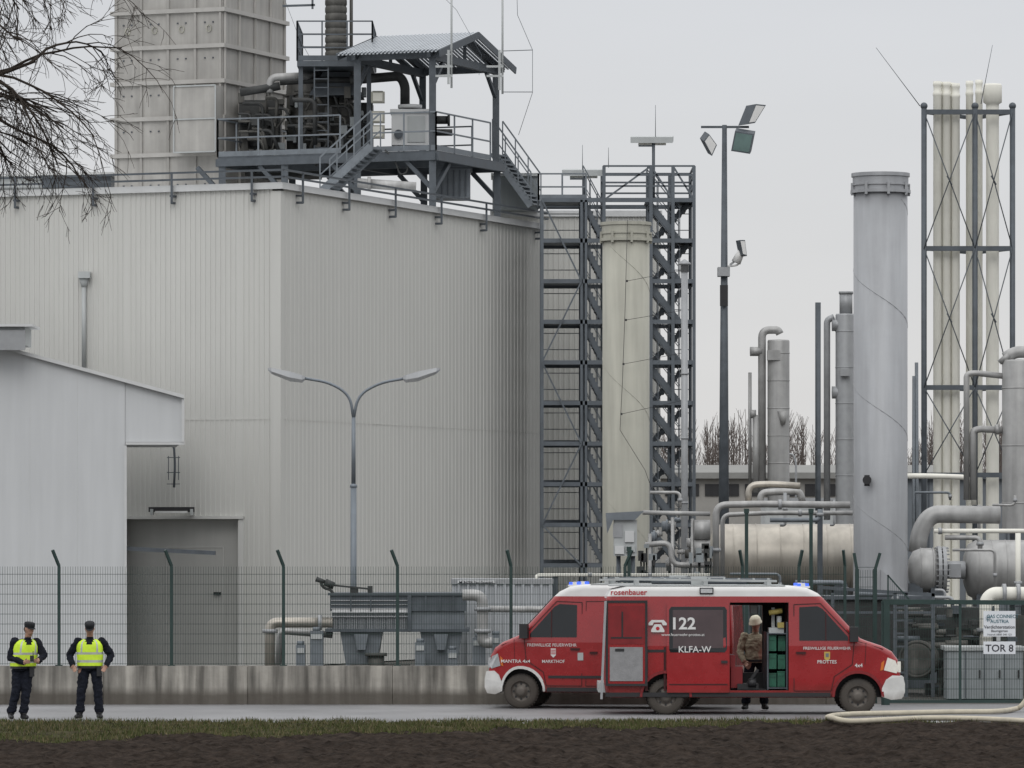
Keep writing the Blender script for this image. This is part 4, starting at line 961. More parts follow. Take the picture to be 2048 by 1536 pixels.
# ------------------------------------------------------------ framed vent pipe cluster
D=135.; vf=thing('lattice_tower','braced steel frame tower for tall vent pipes','frame tower',G(1938,D))
fx={p:G(p,D).x for p in (1848,1950,2025)}; zt2=P(0,212,D).z
for p,x_ in fx.items():
    m=M(); m.cyl((x_,D,0),(x_,D,zt2),.075,n=10); m.ell((x_,D,zt2),.1,.1,.1,n=6); part(vf,'column',m,GALVD)
m=M(); m.cyl((fx[1950]+.15,D+2,0),(fx[1950]+.15,D+2,zt2),.06,n=10); part(vf,'column',m,GALVD)
for y in (224,497,775,950):
    m=M(); z=P(0,y,D).z; m.bar((fx[1848],D,z),(fx[2025],D,z),.09,.13); m.bar((fx[1848],D,z),(fx[1950]+.15,D+2,z),.07,.1); m.bar((fx[2025],D,z),(fx[1950]+.15,D+2,z),.07,.1); part(vf,'crossbeam',m,GALVD)
for ya,yb in ((224,497),(497,775),(775,950)):
    for a,b in ((1848,1950),(1950,2025)):
        m=M(); m.cyl(P(a,ya,D-.06),P(b,yb,D-.06),.016,n=5); m.cyl(P(b,ya,D-.08),P(a,yb,D-.08),.016,n=5)
        cxp=(a+b)/2; cy=(ya+yb)/2; m.bar(P(cxp-5,cy-9,D-.07),P(cxp+5,cy+9,D-.07),.16,.02); part(vf,'brace',m,GALVD)
for (a_,b_) in (((1840,212),(1752,95)),((1962,208),(1985,90))):
    m=M(); m.cyl(P(*a_,D),P(*b_,D),.012,.006,n=5); part(vf,'lightning_rod',m,GALVD)
for px,yt,r_,dd in [(1875,163,9.5,.35),(1893,164,9.5,.35),(1911,167,9.5,.35),(1884,165,8,.75),(1903,166,8,.75),(1939,162,8,.9),(1958,160,8,1.3),(1985,168,13,.5)]:
    m=M(); DD=D+dd; c=G(px,DD); r=r_*DD/F; zt3=P(0,yt,DD).z
    if r_>10: pr=[(r,0),(r,zt3-.65),(r,zt3-.55),(r*1.45,zt3-.5),(r*1.45,zt3-.05),(r*1.3,zt3),(0,zt3)]
    else: pr=[(r*.9,0),(r*.9,zt3-.4),(r*1.0,zt3-.38),(r*1.0,zt3-.3),(r*.85,zt3-.28),(r*.85,zt3-.14),(r*.98,zt3-.1),(r*.95,zt3),(0,zt3)]
    m.lathe(c,(0,0,1),pr,16)
    solo('vent_pipe','tall cream painted vent pipe with capped top','vent pipe',(c.x,c.y,0),m,CREAM,group='cream vent pipes in the frame tower')

# ------------------------------------------------------------ process columns and pipes
def vessel(px,hw,yt,yb,D,lab,name='process_column',M_=ALU,rings=6,extras=None):
    t=thing(name,lab,'process vessel',P(px,yb,D)); r=hw*D/F; c=G(px,D); z1=P(0,yt,D).z; z0=P(0,yb,D).z
    m=M(); m.lathe((c.x,D,0),(0,0,1),[(r,z0),(r,z1-.04),(r*.95,z1),(0,z1+.02)],28)
    for k in range(rings):
        z=z0+(z1-z0)*(k+.5)/rings; m.lathe((c.x,D,z),(0,0,1),[(r,0),(r+.010,.005),(r+.010,.025),(r,.03)],28)
    part(t,'shell',m,M_)
    for fn in (extras or []): m=M(); fn(m); part(t,'nozzle',m,M_)
    return t
D1=141
vessel(1557,22,680,1010,141,'upright silver insulated column with side pipes and elbow',extras=[
 lambda m:(m.tube(rnd([P(1524,985,D1),P(1524,660,D1),P(1556,660,D1),P(1560,668,D1)],.25),.11,12),m.cyl(P(1500,703,D1),P(1524,703,D1),.13)),
 lambda m:(m.tube(rnd([P(1512,985,D1),P(1512,830,D1)],.2),.1,12),m.cyl(P(1500,828,D1),P(1512,828,D1),.12)),
 lambda m:m.cyl(P(1500,745,D1+.3),P(1500,985,D1+.3),.05),
 lambda m:(m.bx(1535,1560,700,720,D1-.35,.3)), lambda m:m.cyl(P(1566,822,D1-.35),P(1566,850,D1-.35),.16,.05)])
D2=138
vessel(1690,19,628,1060,138,'tall grey insulated column with round side nozzles',M_=GALVL,extras=[
 lambda m:(m.cyl(P(1664,650,D2),P(1686,650,D2),.17),m.tube(rnd([P(1654,1040,D2),P(1654,640,D2),P(1668,634,D2)],.2),.09,12)),
 lambda m:m.cyl(P(1664,785,D2),P(1686,785,D2),.17), lambda m:m.bar(P(1680,745,D2-.35),P(1700,745,D2-.35),.2)])
m=M(); m.cyl(P(1692,628,138.2),P(1692,585,138.2),.18,n=16); m.cyl(P(1692,588,138.2),P(1692,583,138.2),.2,n=16)
solo('vent_pipe','short grey pipe stub topping the insulated column','vent pipe',P(1692,628,138.2),m,GALVL)
D3=118
vessel(2036,32,720,1065,118,'broad silver insulated column with flanged pipe connections',rings=3,extras=[
 lambda m:(m.tube(rnd([P(2010,716,D3),P(2030,704,D3),P(2070,704,D3)],.2),.14,12),m.cyl(P(2006,712,D3),P(2013,720,D3),.17)),
 lambda m:m.tube(rnd([P(1933,1000,D3),P(1933,748,D3),P(1950,746,D3),P(2006,752,D3)],.2),.07,12),
 lambda m:(m.tube(rnd([P(1946,1000,D3),P(1946,862,D3),P(1958,858,D3),P(2004,860,D3)],.2),.08,12),m.cyl(P(1990,859,D3),P(1998,859,D3),.12))])
def htank(x0,x1,yc,hh,D,lab,M_,leg=True,seams=7):
    t=thing('horizontal_tank',lab,'tank',G((x0+x1)/2,D)); r=hh*D/F; a=P(x0,yc,D); b=P(x1,yc,D); ln=(b-a).length
    m=M(); m.lathe(a,(1,0,0),[(0,0),(r*.5,.03),(r*.85,.12),(r,.3),(r,ln-.3),(r*.85,ln-.12),(r*.5,ln-.03),(0,ln)],36)
    for k in range(1,seams): m.lathe(a+V((ln*k/seams,0,0)),(1,0,0),[(r,0),(r+.010,.005),(r+.010,.025),(r,.03)],36)
    part(t,'shell',m,M_)
    for k in (.2,.8):
        m=M(); x_=a.x+ln*k; m.hexa([(x_-.25,D-r*.7,-.02),(x_+.25,D-r*.7,-.02),(x_+.25,D+r*.7,-.02),(x_-.25,D+r*.7,-.02)],[(x_-.15,D-r*.6,a.z-r*.6),(x_+.15,D-r*.6,a.z-r*.6),(x_+.15,D+r*.6,a.z-r*.6),(x_-.15,D+r*.6,a.z-r*.6)])
        part(t,'saddle',m,GALVD)
    return t
htank(1416,1745,1114,66,119,'horizontal tank clad in warm silvery sheet metal with seams',ALUW)
htank(1925,2120,1140,60,113,'horizontal silver tank with rounded end and flange',ALU)
htank(1815,1888,1140,44,112.6,'short silver vessel with a heavy bolted flange',ALU,seams=3)
m=M(); a=P(1874,1140,112.6)
m.lathe(a,(1,0,0),[(.45,0),(.54,0),(.54,.08),(.45,.08)],32,sm=False); m.lathe(a+V((.11,0,0)),(1,0,0),[(.4,0),(.53,0),(.53,.08),(.0,.08)],32,sm=False)
for k in range(24):
    an=k/24*6.283; m.cyl(a+V((-.05,.50*math.cos(an),.50*math.sin(an))),a+V((.25,.50*math.cos(an),.50*math.sin(an))),.018,n=6)
m.cyl(P(1880,1140,112.6),P(1930,1140,112.6),.2); m.bx(1898,1922,1128,1155,112.2,.5)
solo('pipe_flange','large round bolted steel flange joining two vessels','flange',a,m,GALVL)
def pipe(name,lab,pts,r,D,M_=ALU,rr_=.3,flanges=(),sup=()):
    t=thing(name,lab,'pipe',P(pts[0][0],pts[0][1],D)); m=M(); pp=[P(p[0],p[1],p[2] if len(p)>2 else D) for p in pts]
    m.tube(rnd(pp,rr_,7),r,16); part(t,'pipe_run',m,M_)
    for (x_,y_,ax) in flanges:
        m=M(); c_=P(x_,y_,D); a_=V((1,0,0)) if ax=='x' else V((0,0,1)); m.cyl(c_-a_*.04,c_+a_*.04,r*1.5,n=18); part(t,'flange',m,GALVL)
    for (x_,y_) in sup: m=M(); p=P(x_,y_,D+.1); m.bar((p.x,p.y,0),p,.12); part(t,'support',m,GALVD)
pipe('elbow_pipe','thick silver insulated pipe with elbow joining tanks',[(1834,1105),(1840,1060),(1862,1028),(2000,1030)],.20,113.5,ALU,.5)
pipe('process_pipe','silver insulated pipe looping above the tank',[(1432,1165),(1432,1010),(1520,1008),(1700,1010)],.08,117,ALU,.25,[(1560,1009,'x'),(1432,1100,'z')],[(1640,1010)])
pipe('process_pipe','silver insulated pipe running above the tank',[(1445,1165),(1445,1030),(1540,1026),(1705,1026)],.055,117.6,ALU,.2,[(1600,1026,'x')])
pipe('process_pipe','silver insulated pipe with raised bend',[(1497,1008),(1497,970),(1545,968),(1600,972)],.08,120,ALUW,.25)
pipe('process_pipe','silver insulated pipe with raised bend',[(1520,1010),(1522,985),(1600,982),(1605,1005)],.085,121,ALU,.25)
pipe('process_pipe','cream coated pipe bending beside the grey stack',[(1812,952),(1862,952),(1945,955),(1948,1010)],.065,122,CREAM,.3)
pipe('process_pipe','cream pipe spanning above the tanks',[(1868,1062),(2100,1062)],.05,111,CREAM,.3,[(1880,1062,'x')])
pipe('process_pipe','cream pipe dropping to the ground',[(2036,1066),(2036,1205)],.06,110.5,CREAM,.3,[(2036,1166,'z')])
pipe('process_pipe','thick pale beige flanged pipe bending to the ground',[(2100,1187),(1985,1187),(1972,1200),(1972,1330)],.14,106,CREAM,.35,[(2036,1187,'x'),(2008,1187,'x'),(1972,1260,'z')])
pipe('process_pipe','thin cream pipe crossing behind the fence',[(1073,1160),(1073,1150),(1420,1150)],.035,110,CREAM,.1,[(1180,1150,'x'),(1300,1150,'x')],[(1110,1150),(1215,1150),(1350,1150)])
pipe('process_pipe','silver pipe with elbow beside the cooler unit',[(925,1190),(965,1190),(965,1285),(985,1285)],.12,106,ALU,.2,[(965,1218,'z'),(965,1262,'z')])
pipe('process_pipe','silver pipe running behind the vans',[(965,1218),(1220,1220)],.07,107,ALU,.2)
pipe('process_pipe','silver pipe with downward elbow behind the fence',[(665,1245),(540,1245),(540,1345)],.11,107,ALUW,.18,[(640,1245,'x'),(540,1262,'z')])
pipe('process_pipe','second silver pipe with downward elbow behind the fence',[(665,1270),(560,1262),(556,1345)],.07,107.5,ALU,.15)
rr=random.Random(21)
for k,(x0_,x1_,y0_,y1_,D_) in enumerate([(1460,1560,1148,1190,112),(1540,1640,1040,1018,116),(1590,1690,1165,1190,112),(1300,1360,985,1015,119),(1560,1570,1050,985,118),(1660,1668,1050,1000,118),(1890,1960,1075,1100,111),(1905,1990,1100,1200,110.5),(1840,1905,1195,1215,108),(1950,1958,1060,1010,114),(1985,2030,1010,990,116),(1870,1890,1180,1240,108),(1830,1900,985,1000,121),(1715,1790,1188,1205,107)]):
    r_=rr.choice((.03,.04,.055)); pipe('service_pipe','thin grey service pipe with flange among the vessels',[(x0_,y0_),(x1_,y0_+.1),(x1_+.2,y1_)],r_,D_,rr.choice((ALU,GALV,GALVL)),.12,[(x1_+.2,(y0_+y1_)/2,'z')])
mf=thing('valve_manifold','cluster of grey valves, pipes and flanges by the beige stack','valves',G(1370,116)); rr=random.Random(5)
for k in range(13):
    m=M(); x_=rr.uniform(1300,1412); y_=rr.uniform(1030,1135); r_=rr.uniform(.04,.12); x2=x_+rr.uniform(8,22); m.cyl(P(x_,y_,116.3),P(x2,y_,116.3),r_,n=12); m.cyl(P((x_+x2)/2-2,y_,116.3),P((x_+x2)/2+2,y_,116.3),r_*1.35,n=12); part(mf,'valve',m,rr.choice((ALU,GALV,RUSTG)))
for x_ in (1300,1345,1385,1410): m=M(); m.cyl(G(x_,116),P(x_,rr.uniform(1015,1070),116),.04,n=10); part(mf,'riser',m,ALU)
m=M(); m.tube(rnd([P(1285,1025,116),P(1420,1028,116)],.2),.055,10); part(mf,'pipe',m,ALU)
m=M(); m.tube(rnd([P(1290,1090,116),P(1340,1085,116),P(1345,1130,116),P(1425,1130,116)],.2),.07,10); part(mf,'pipe',m,ALU)
for y_,r_ in ((1060,.24),(1096,.2)): m=M(); m.cyl(P(1388,y_,116),P(1420,y_,116),r_,n=18); part(mf,'flange',m,ALU)
for k in range(18):
    m=M(); x_=rr.uniform(1210,1420); y_=rr.uniform(1085,1145); w2=rr.uniform(4,18); h2=rr.uniform(5,22); m.bx(x_,x_+w2,y_,y_+h2,115.2,.3,rr.choice((0,0,1))); m.cyl(P(x_+w2/2,y_+h2,115.35),G(x_+w2/2,115.35),.02,n=6); part(mf,'actuator',m,[MECH,CABG])
cb=thing('control_cabinet','pale grey outdoor control cabinet with sloping rain hood','cabinet',G(1250,113)); m=M(); D=113
m.bx(1228,1274,1040,1112,D,.5,0); m.bx(1226,1245,1048,1075,D-.02,.02,1); m.bx(1250,1268,1062,1084,D-.06,.06,2); m.bx(1230,1248,1092,1108,D-.06,.06,2); m.bx(1252,1270,1092,1104,D-.06,.06,0)
part(cb,'cabinet_body',m,[GREYL,GALVL,TRIMW])
m=M(); m.prism([q(1212,1026,D),q(1288,1022,D),q(1270,1040,D),q(1226,1040,D),q(1215,1066,D)],D-.1,D+.6)
part(cb,'rain_hood',m,GALV)
for x_ in (1237,1266): m=M(); m.cyl(G(x_,D+.2),P(x_,1112,D+.2),.05,n=8); part(cb,'leg',m,GALVD)
for (px,yt) in ((1493,1022),(1622,1022),(1258,1098)):
    m=M(); D=108; m.bar(G(px,D),P(px,yt,D),.075); m.bar(P(px-5,yt,D),P(px+5,yt,D),.1)
    solo('steel_post','dark green steel post behind the fence','post',G(px,D),m,GREENP,group='dark green posts in front of the tank')
m=M(); m.bx(1812,2060,955,1300,150,4,0); m.bx(1808,2064,948,958,149.8,4.4,1)
for k in range(9): m.bx(1830+k*26,1833+k*26,962,1290,149.97,.04,1)
solo('equipment_building','low blue-grey panelled equipment building','building',G(1940,150),m,[BLUEG,GALVD])
m=M(); m.bx(1425,1810,1150,1330,122,3,0); m.bx(1425,1810,1144,1151,121.9,3.2,1)
for k in range(14): m.bx(1436+k*27,1439+k*27,1155,1320,121.97,.04,1)
solo('machinery_enclosure','dark grey panelled machinery enclosure behind the tank','enclosure',G(1610,122),m,[MECH,GALVD])
db=thing('distant_building','long low pale building with dark window band','building',G(1500,260)); D=260
m=M(); m.bx(1320,1860,955,1200,D,10,0); part(db,'wall',m,mat('far_wall',(.30,.29,.27),.8,var=.08))
m=M(); m.hexa([P(1312,957,D-.5),P(1868,957,D-.5),P(1868,957,D+11),P(1312,957,D+11)],[P(1312,945,D-.5),P(1868,945,D-.5),P(1868,930,D+5),P(1312,930,D+5)]); part(db,'roof',m,mat('far_roof',(.22,.22,.21),.8))
for k in range(13): m=M(); m.bx(1330+k*40,1358+k*40,968,992,D-.08,.06); m.bx(1343+k*40,1345+k*40,968,992,D-.1,.03); part(db,'window',m,BLK)
m=M(); m.bx(1530,1700,1000,1300,230,4,0); m.bx(1526,1704,996,1002,229.8,4.4,1)
solo('distant_shed','low pale metal shed with flat roof','shed',G(1615,230),m,[GREYL,GALVL])
m=M(); D=240; m.tube(rnd([G(1592,D),P(1592,925,D),P(1586,908,D),P(1574,908,D)],.6),.05,6); solo('street_lamp','distant curved street lamp','street lamp',G(1592,D),m,GALVL)

# ------------------------------------------------------------ double street lamp
D=118.; sl=thing('street_lamp','galvanised street lamp with two curved arms','street lamp',G(707,D)); m=M(); c=G(707,D)
m.cyl((c.x,D,0),P(707,970,D),.08,.07,n=12); m.cyl(P(707,970,D),P(707,835,D),.052,.047,n=12); m.lathe((c.x,D,P(0,976,D).z),(0,0,1),[(.07,0),(.085,.02),(.085,.07),(.05,.1)],12)
LP=mat('lamp_pole_steel',(.18,.205,.23),.5,.3,var=.15,scale=3)
part(sl,'pole',m,LP)
for pts in ([(707,838),(700,790),(660,765),(606,756)],[(707,838),(716,790),(760,765),(815,756)]):
    m=M(); m.tube(rnd([P(a,b,D) for a,b in pts],.9,8),.034,8); part(sl,'arm',m,LP)
for s_ in (-1,1):
    m=M(); xm=lambda d: 708+s_*d
    ring=[]
    for (d,y,hw,hh) in ((98,756,.05,.05),(104,757,.10,.10),(128,752,.14,.13),(165,741,.11,.08),(172,738,.03,.03)):
        c_=P(xm(d),y,D); ring.append([c_+V((0,-hw,-hh*.3)),c_+V((0,-hw*.7,hh*.8)),c_+V((0,hw*.7,hh*.8)),c_+V((0,hw,-hh*.3)),c_+V((0,hw*.6,-hh)),c_+V((0,-hw*.6,-hh))])
    vv=[p for r in ring for p in r]; ff=[]
    for k in range(4):
        for i in range(6): ff.append((k*6+i,k*6+(i+1)%6,(k+1)*6+(i+1)%6,(k+1)*6+i))
    ff+= [tuple(range(6)),tuple(range(24,30))]; m.add(vv,ff,0)
    for k in range(4): m.mi[k*6+4]=1; m.mi[k*6+5]=1
    m.bar(P(xm(112),762,D),P(xm(160),748,D),.10,.06,1)
    part(sl,'lamp_head',m,[GALVL,CHROME])

# ------------------------------------------------------------ cooler unit behind fence
D=107.; cu=thing('cooler_unit','grey steel air cooler unit on splayed legs','cooler',G(790,D))
m=M(); m.bx(660,932,1190,1222,D,2.,0); m.bx(656,936,1186,1191,D-.05,2.1,0); m.bx(664,928,1222,1262,D+.06,1.8,1); m.bx(650,938,1258,1264,D-.04,2.,0)
for x_ in (700,740,820,850,878,905): m.bx(x_,x_+3,1192,1222,D-.04,.05,0)
for k in range(5): m.bx(662,815,1200+k*8,1202+k*8,D-.03,.03,2)
m.bx(815,822,1186,1262,D-.06,.1,0)
part(cu,'housing',m,[GALVD,GALV,GALVL])
m=M()
for k in range(40): m.bx(668+k*3.7,669.2+k*3.7,1224,1258,D+.02,.05,0)
m.bx(664,818,1216,1224,D-.02,.1,1)
part(cu,'grille',m,[GALVL,TRIMW])
for x_ in (722,882):
    m=M(); m.prism([q(x_-42,1264,D),q(x_+42,1264,D),q(x_+28,1345,D),q(x_-28,1345,D)],D+.1,D+1.2); m.prism([q(x_-14,1268,D-.2),q(x_+14,1268,D-.2),q(x_+8,1300,D-.2),q(x_-8,1300,D-.2)],D-.1,D+.1); part(cu,'leg',m,GALV)
m=M(); m.cyl(P(752,1350,D-.1),P(752,1310,D-.1),.18,n=16); m.cyl(P(752,1312,D-.1),P(752,1306,D-.1),.24,n=16); m.cyl(P(700,1338,D),P(820,1338,D),.1); part(cu,'motor',m,RUSTG)
m=M(); m.cyl(P(632,1158,D),P(650,1164,D),.06,.04); m.tube(rnd([P(640,1160,D),P(645,1175,D),P(662,1180,D),P(668,1190,D)],.1),.03,6); m.cyl(P(650,1164,D),P(668,1172,D),.08); m.bar(P(660,1170,D),P(740,1178,D),.04); m.bx(735,745,1172,1188,D,.1); m.bx(700,716,1174,1188,D,.2)
part(cu,'valve',m,MECH)
t=thing('storage_container','light grey ribbed container with dark louvred top strip','container',G(1005,109.5)); D=109.5
m=M(); a=G(904,D); b=G(1105,D); corr(m,(a.x,D,0),(b.x,D,0),0,P(0,1168,D).z,.2,.05,(0,-1,0)); m.box(a.x,b.x,D+.01,D+2.2,0,P(0,1168,D).z,0); part(t,'body',m,mat('container_grey',(.42,.44,.46),.5,var=.06,streak=.1))
m=M(); m.bx(902,1107,1158,1168,D-.06,2.3,0); m.bx(915,990,1161,1166,D-.09,.04,1); part(t,'roof_frame',m,[GALVL,TRIMW])
m=M(); m.text('MÜNZER Paul GesmbH',.075,P(952,1167,D-.1),0,.01); part(t,'lettering',m,INK)
for (x_,w_,y_) in ((592,18,1290),(620,26,1262),(895,20,1300),(830,20,1285),(945,26,1275),(985,14,1270)):
    m=M(); m.bx(x_,x_+w_,y_,1350,106.4,.4,0); m.cyl(P(x_+w_/2,y_,106.6),P(x_+w_/2,y_-8,106.6),.08,n=10,mi=0); m.bx(x_+2,x_+w_-2,y_+6,y_+16,106.37,.03,1)
    solo('pump_unit','small grey pump unit behind the mesh fence','pump',G(x_,106.5),m,[GALV,GREYL],group='small pump units behind the fence')

# ------------------------------------------------------------ gate and signs
D=100.; gt=thing('steel_gate','green steel mesh gate with warning signs','gate',G(1900,D))
m=M()
for px,w_ in ((1773,.12),(1765,.05)): m.bar(G(px,D),P(px,1202,D),w_)
m.bar(P(1765,1203,D),P(2120,1206,D),.09,.09); m.bar(P(1770,1403,D),P(2120,1403,D),.06); m.bar(G(2085,D),P(2085,1203,D),.12); m.bar(P(1920,1206,D),P(1920,1403,D),.05)
part(gt,'frame',m,GREENP)
m=M(); xa,xb=G(1776,D).x,G(2120,D).x; n=int((xb-xa)/.05); zt4=P(0,1208,D).z
for i in range(n+1): x_=xa+(xb-xa)*i/n; m.bar((x_,D,.1),(x_,D,zt4),.006)
z=.12
while z<zt4: m.bar((xa,D,z),(xb,D,z),.010); z+=.2
part(gt,'mesh_panel',m,GREEN)
m=M(); m.bx(1967,2031,1222,1273,D-.05,.02,0)
def sg(t,s,x,y,mi,off=.0,sx=1.): m.text(t,s,P(x,y,D-.056),mi,off,sx=sx)
sg('GAS CONNECT',.098,2005,1236,2,.012,.92); sg('AUSTRIA',.098,1999,1246,2,.012,.95); sg('Verdichterstation',.092,1999,1257,1,.012,.95); sg('Baumgarten',.07,1999,1264,1,.008); sg('Notruf: 0800 240 123',.055,1999,1271,1,.0)
for k in range(8):
    a=k*math.pi/4; p=P(1977,1237,D-.056); m.bar(p+V((.015*math.cos(a),0,.015*math.sin(a))),p+V((.062*math.cos(a+.5),0,.062*math.sin(a+.5))),.018,.004,2)
part(gt,'sign',m,[SIGNW,INK,INKB],label='white operator sign with teal star logo')
m=M(); m.bx(1967,2031,1283,1308,D-.05,.02,0); m.text('TOR 8',.2,P(1999,1303,D-.056),1,.012); part(gt,'sign',m,[SIGNW,INK],label='white sign reading TOR 8')
m=M(); m.bx(1993,2001,1273,1282,D-.05,.03,0); part(gt,'sign_bracket',m,GREYL)
D=101.; gp=thing('gate_posts','dark green gate posts with a narrow mesh infill','gate post',G(1735,D))
for px,dx in ((1714,-6),(1750,10)): m=M(); m.bar(G(px,D),P(px,1138,D),.08); m.bar(P(px,1140,D),P(px+dx,1106,D),.06); part(gp,'post',m,GREENP)
m=M(); xa,xb=G(1716,D).x,G(1750,D).x
for i in range(8): x_=xa+(xb-xa)*i/7; m.bar((x_,D,0.1),(x_,D,P(0,1140,D).z),.007)
for k in range(14): m.bar((xa,D,.15+k*.2),(xb,D,.15+k*.2),.010)
part(gp,'mesh_panel',m,GREEN)
m=M()
for i in range(12): x_=G(1776,D).x+i*.042; m.bar((x_,D,P(0,1210,D).z),(x_,D,P(0,1150,D).z-i*.05),.006)
m.bar(P(1775,1150,D),P(1826,1208,D),.03); m.bar(P(1776,1150,D),P(1776,1210,D),.03); m.bar(P(1776,1208,D),P(1826,1208,D),.03); part(gp,'mesh_gusset',m,GREENP)
ec=thing('electrical_cabinet','row of pale grey electrical cabinets behind the gate','cabinet',G(1970,104)); D=104
m=M(); m.bx(1895,2046,1300,1398,D,1.0,0); m.bx(1890,2050,1293,1301,D-.05,1.1,2)
for x_ in (1930,1968,2008): m.bx(x_,x_+2,1302,1396,D-.02,.03,1)
for x_ in (1924,1962,2002,2040): m.bx(x_-4,x_-1,1340,1356,D-.04,.05,3)
part(ec,'cabinet_body',m,[CABG,GALVD,GREYL,BLK])
dk=thing('compressor_unit','dark compressor unit with round flanged drum','compressor',G(1870,106)); D=106
m=M(); m.bx(1830,1960,1215,1290,D+1,1.5,0); m.bx(1880,2120,1230,1390,D+1.2,.8,1); rr=random.Random(11)
for k in range(60):
    x_=rr.uniform(1800,2045); y_=rr.uniform(1205,1385); m.bx(x_,x_+rr.uniform(5,30),y_,y_+rr.uniform(4,22),D+rr.random()*.8,.3,rr.choice((0,0,1,2)))
for k in range(20):
    x_=rr.uniform(1790,1980); y_=rr.uniform(1210,1300); m.cyl(P(x_,y_,D),P(x_+rr.uniform(20,60),y_,D),rr.uniform(.02,.08),n=10,mi=rr.choice((0,1,1,2)))
part(dk,'frame',m,[MECH,RUSTG,GALVD])
m=M(); a=P(1836,1318,D-.6)
m.lathe(a,(-.25,-1,0),[(0,0),(.33,0),(.33,.12),(.40,.12),(.40,-.02),(.36,-.1),(.36,-1.2),(.0,-1.2)],30); m.lathe(a,(-.25,-1,0),[(.33,.13),(.28,.14),(.0,.08)],30)
part(dk,'drum',m,RUSTG)
m=M(); m.bar(P(1640,1175,105),P(1870,1190,105),.07); m.bar(P(1655,1225,105),P(1870,1225,105),.05)
for x_ in (1665,1790,1812,1866): m.bar(G(x_,105),P(x_,1186,105),.07)
for k in range(6): m.bar(P(1790,1215+k*26,105),P(1812,1215+k*26,105),.04)
solo('pipe_support','dark steel pipe supports beside the compressor','support frame',G(1790,105),m,GALVD)
m=M(); m.bx(1655,1860,1198,1360,107.5,1.6,0); m.bx(1650,1866,1192,1199,107.4,1.8,1)
solo('skid_housing','dark low machinery housing behind the vans','machinery',G(1750,108),m,[MECH,GALVD])

# ------------------------------------------------------------ hose
m=M()
hp=[(2100,1385),(2062,1392),(2042,1412),(2030,1428),(1990,1433),(1900,1434),(1800,1436),(1715,1438),(1670,1441),(1655,1448),(1662,1457),(1700,1459),(1780,1456),(1860,1452),(1950,1452),(2060,1456),(2120,1458)]
pp=[]
for (x_,y_) in hp:
    Dg=CH*F/(y_-HY-4); z=0.06
    if Dg<91.3: z=hgt(G(x_,Dg).x,Dg)+.08
    if y_<1425: p=P(x_,y_,96.)
    else: p=G(x_,Dg,z)
    pp.append(p)
def catm(ps,n=8):
    o=[]
    for i in range(len(ps)-1):
        a=ps[max(i-1,0)];b=ps[i];c=ps[i+1];d=ps[min(i+2,len(ps)-1)]
        for k in range(n):
            t=k/n; o.append(.5*((2*b)+(c-a)*t+(2*a-5*b+4*c-d)*t*t+(3*b-a-3*c+d)*t**3))
    o.append(ps[-1]); return o
m.tube(catm(pp),.048,10)
solo('fire_hose','cream canvas fire hose looped on the ground','hose',G(1850,91),m,HOSE)
print('plant',time.time()-T0)
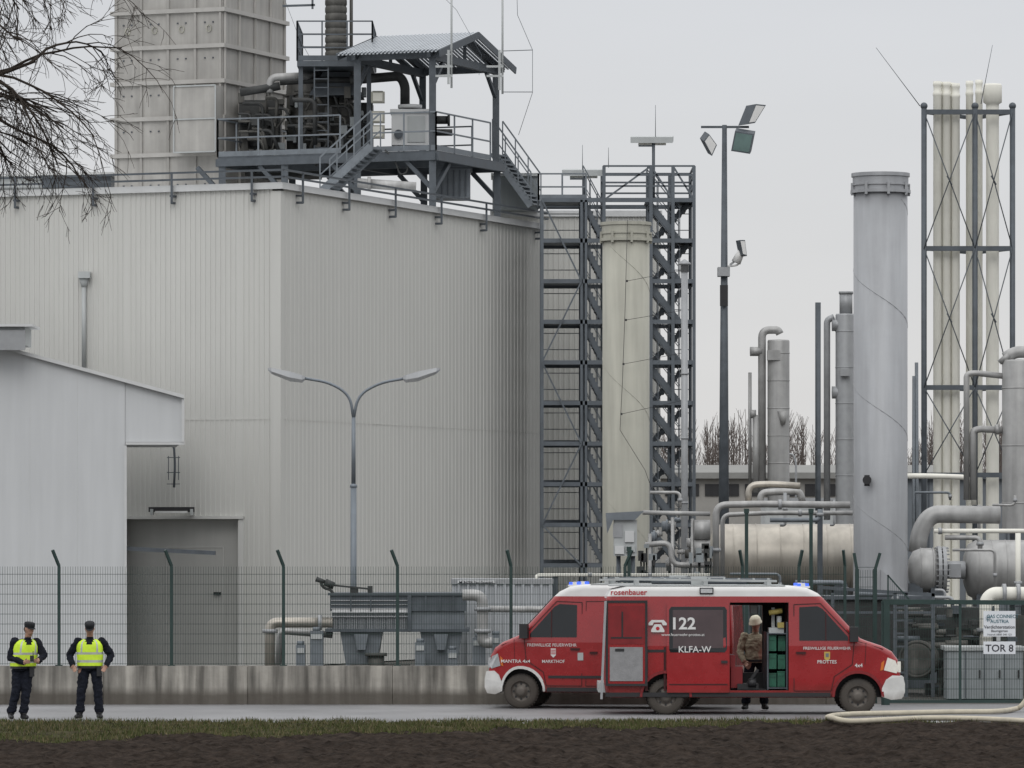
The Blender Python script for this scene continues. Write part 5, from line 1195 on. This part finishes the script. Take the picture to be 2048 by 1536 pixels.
# ------------------------------------------------------------ trees
def bare_tree(base,H,seed,label):
    rr=random.Random(seed); root=thing('bare_tree',label,'tree',base); tr=M(); cr_=M()
    base=V(base); pts=[base+V((.25*math.sin(k*.8),.2*math.cos(k)-.2,H*.9*k/8)) for k in range(9)]
    tr.tube(pts,.32,14,r2=.06); part(root,'trunk',tr,BARK)
    def br(p,d,ln,r,dep):
        n=7 if dep<2 else 4; ps=[p]; q_=V(p); dd=V(d)
        for i in range(n):
            dd=(dd+V((rr.uniform(-.24,.24),rr.uniform(-.24,.24),rr.uniform(-.2,.13)-(.05*dep if dep<3 else .0)))).normalized(); q_=q_+dd*ln/n; ps.append(V(q_))
        cr_.tube(ps,r,6 if dep<2 else 3,r2=max(r*.45,.0035),cap=False)
        if dep>=4: return
        for j in range((6,5,4,2)[dep]):
            t=rr.uniform(.3,1.0); idx=min(n-1,int(t*n)); pp=ps[idx]+(ps[idx+1]-ps[idx])*min(1,t*n-idx)
            base_d=(ps[idx+1]-ps[idx]).normalized()
            nd=(base_d+V((rr.uniform(-.8,.8),rr.uniform(-.8,.8),rr.uniform(-.6,.6)))).normalized()
            br(pp,nd,ln*rr.uniform(.40,.66),max(r*.46,.0065),dep+1)
    for k in range(13):
        z=9.6+4.6*k/12; p=base+V((.0,0,z)); a=rr.uniform(-.5,.5) if k%4 else rr.uniform(2,4.2)
        br(p,V((math.cos(a),math.sin(a)*.8,rr.uniform(.1,.5))),rr.uniform(3.1,4.1)*(1-.015*k),.062,0)
    part(root,'crown',cr_,BARK,recalc=False)
bare_tree((G(-335,88).x,88,0),15.5,4,'leafless tree with thin dark drooping twigs beside the lane')
m=M(); rr=random.Random(9)
for k in range(300):
    D=rr.uniform(400,440); px=rr.uniform(1150,2100); b=G(px,D); px_n=noise.noise(V((px*.02,0,0)))
    h=(12.7+2.6*px_n+rr.uniform(-2,1.0)); m.cyl(b,b+V((rr.uniform(-.3,.3),0,h)),.09,.02,n=3,cap=False)
    for j in range(40):
        z=h*rr.uniform(.2,.95); a=rr.uniform(0,6.28); l=rr.uniform(.8,2.6)*(1-.5*z/h); p=b+V((0,0,z)); e_=p+V((math.cos(a)*l*.45,math.sin(a)*l*.45,l)); m.cyl(p,e_,.028,.012,n=3,cap=False)
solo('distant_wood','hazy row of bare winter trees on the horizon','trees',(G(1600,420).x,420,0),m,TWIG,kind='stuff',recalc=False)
n=240; vs=[]
for i in range(n+1):
    x_=-400+800*i/n; z=8.5+2.0*noise.noise(V((x_*.06,0,0)))+1.2*noise.noise(V((x_*.4,0,3))); vs+=[(x_,470,-1),(x_,470,z)]
m=M(); m.add(vs,[(2*i,2*i+2,2*i+3,2*i+1) for i in range(n)])
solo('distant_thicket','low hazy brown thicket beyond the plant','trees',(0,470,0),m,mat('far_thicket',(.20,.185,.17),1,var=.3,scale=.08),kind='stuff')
print('verts',sum(len(o.data.vertices) for o in bpy.data.objects if o.type=='MESH'),time.time()-T0)
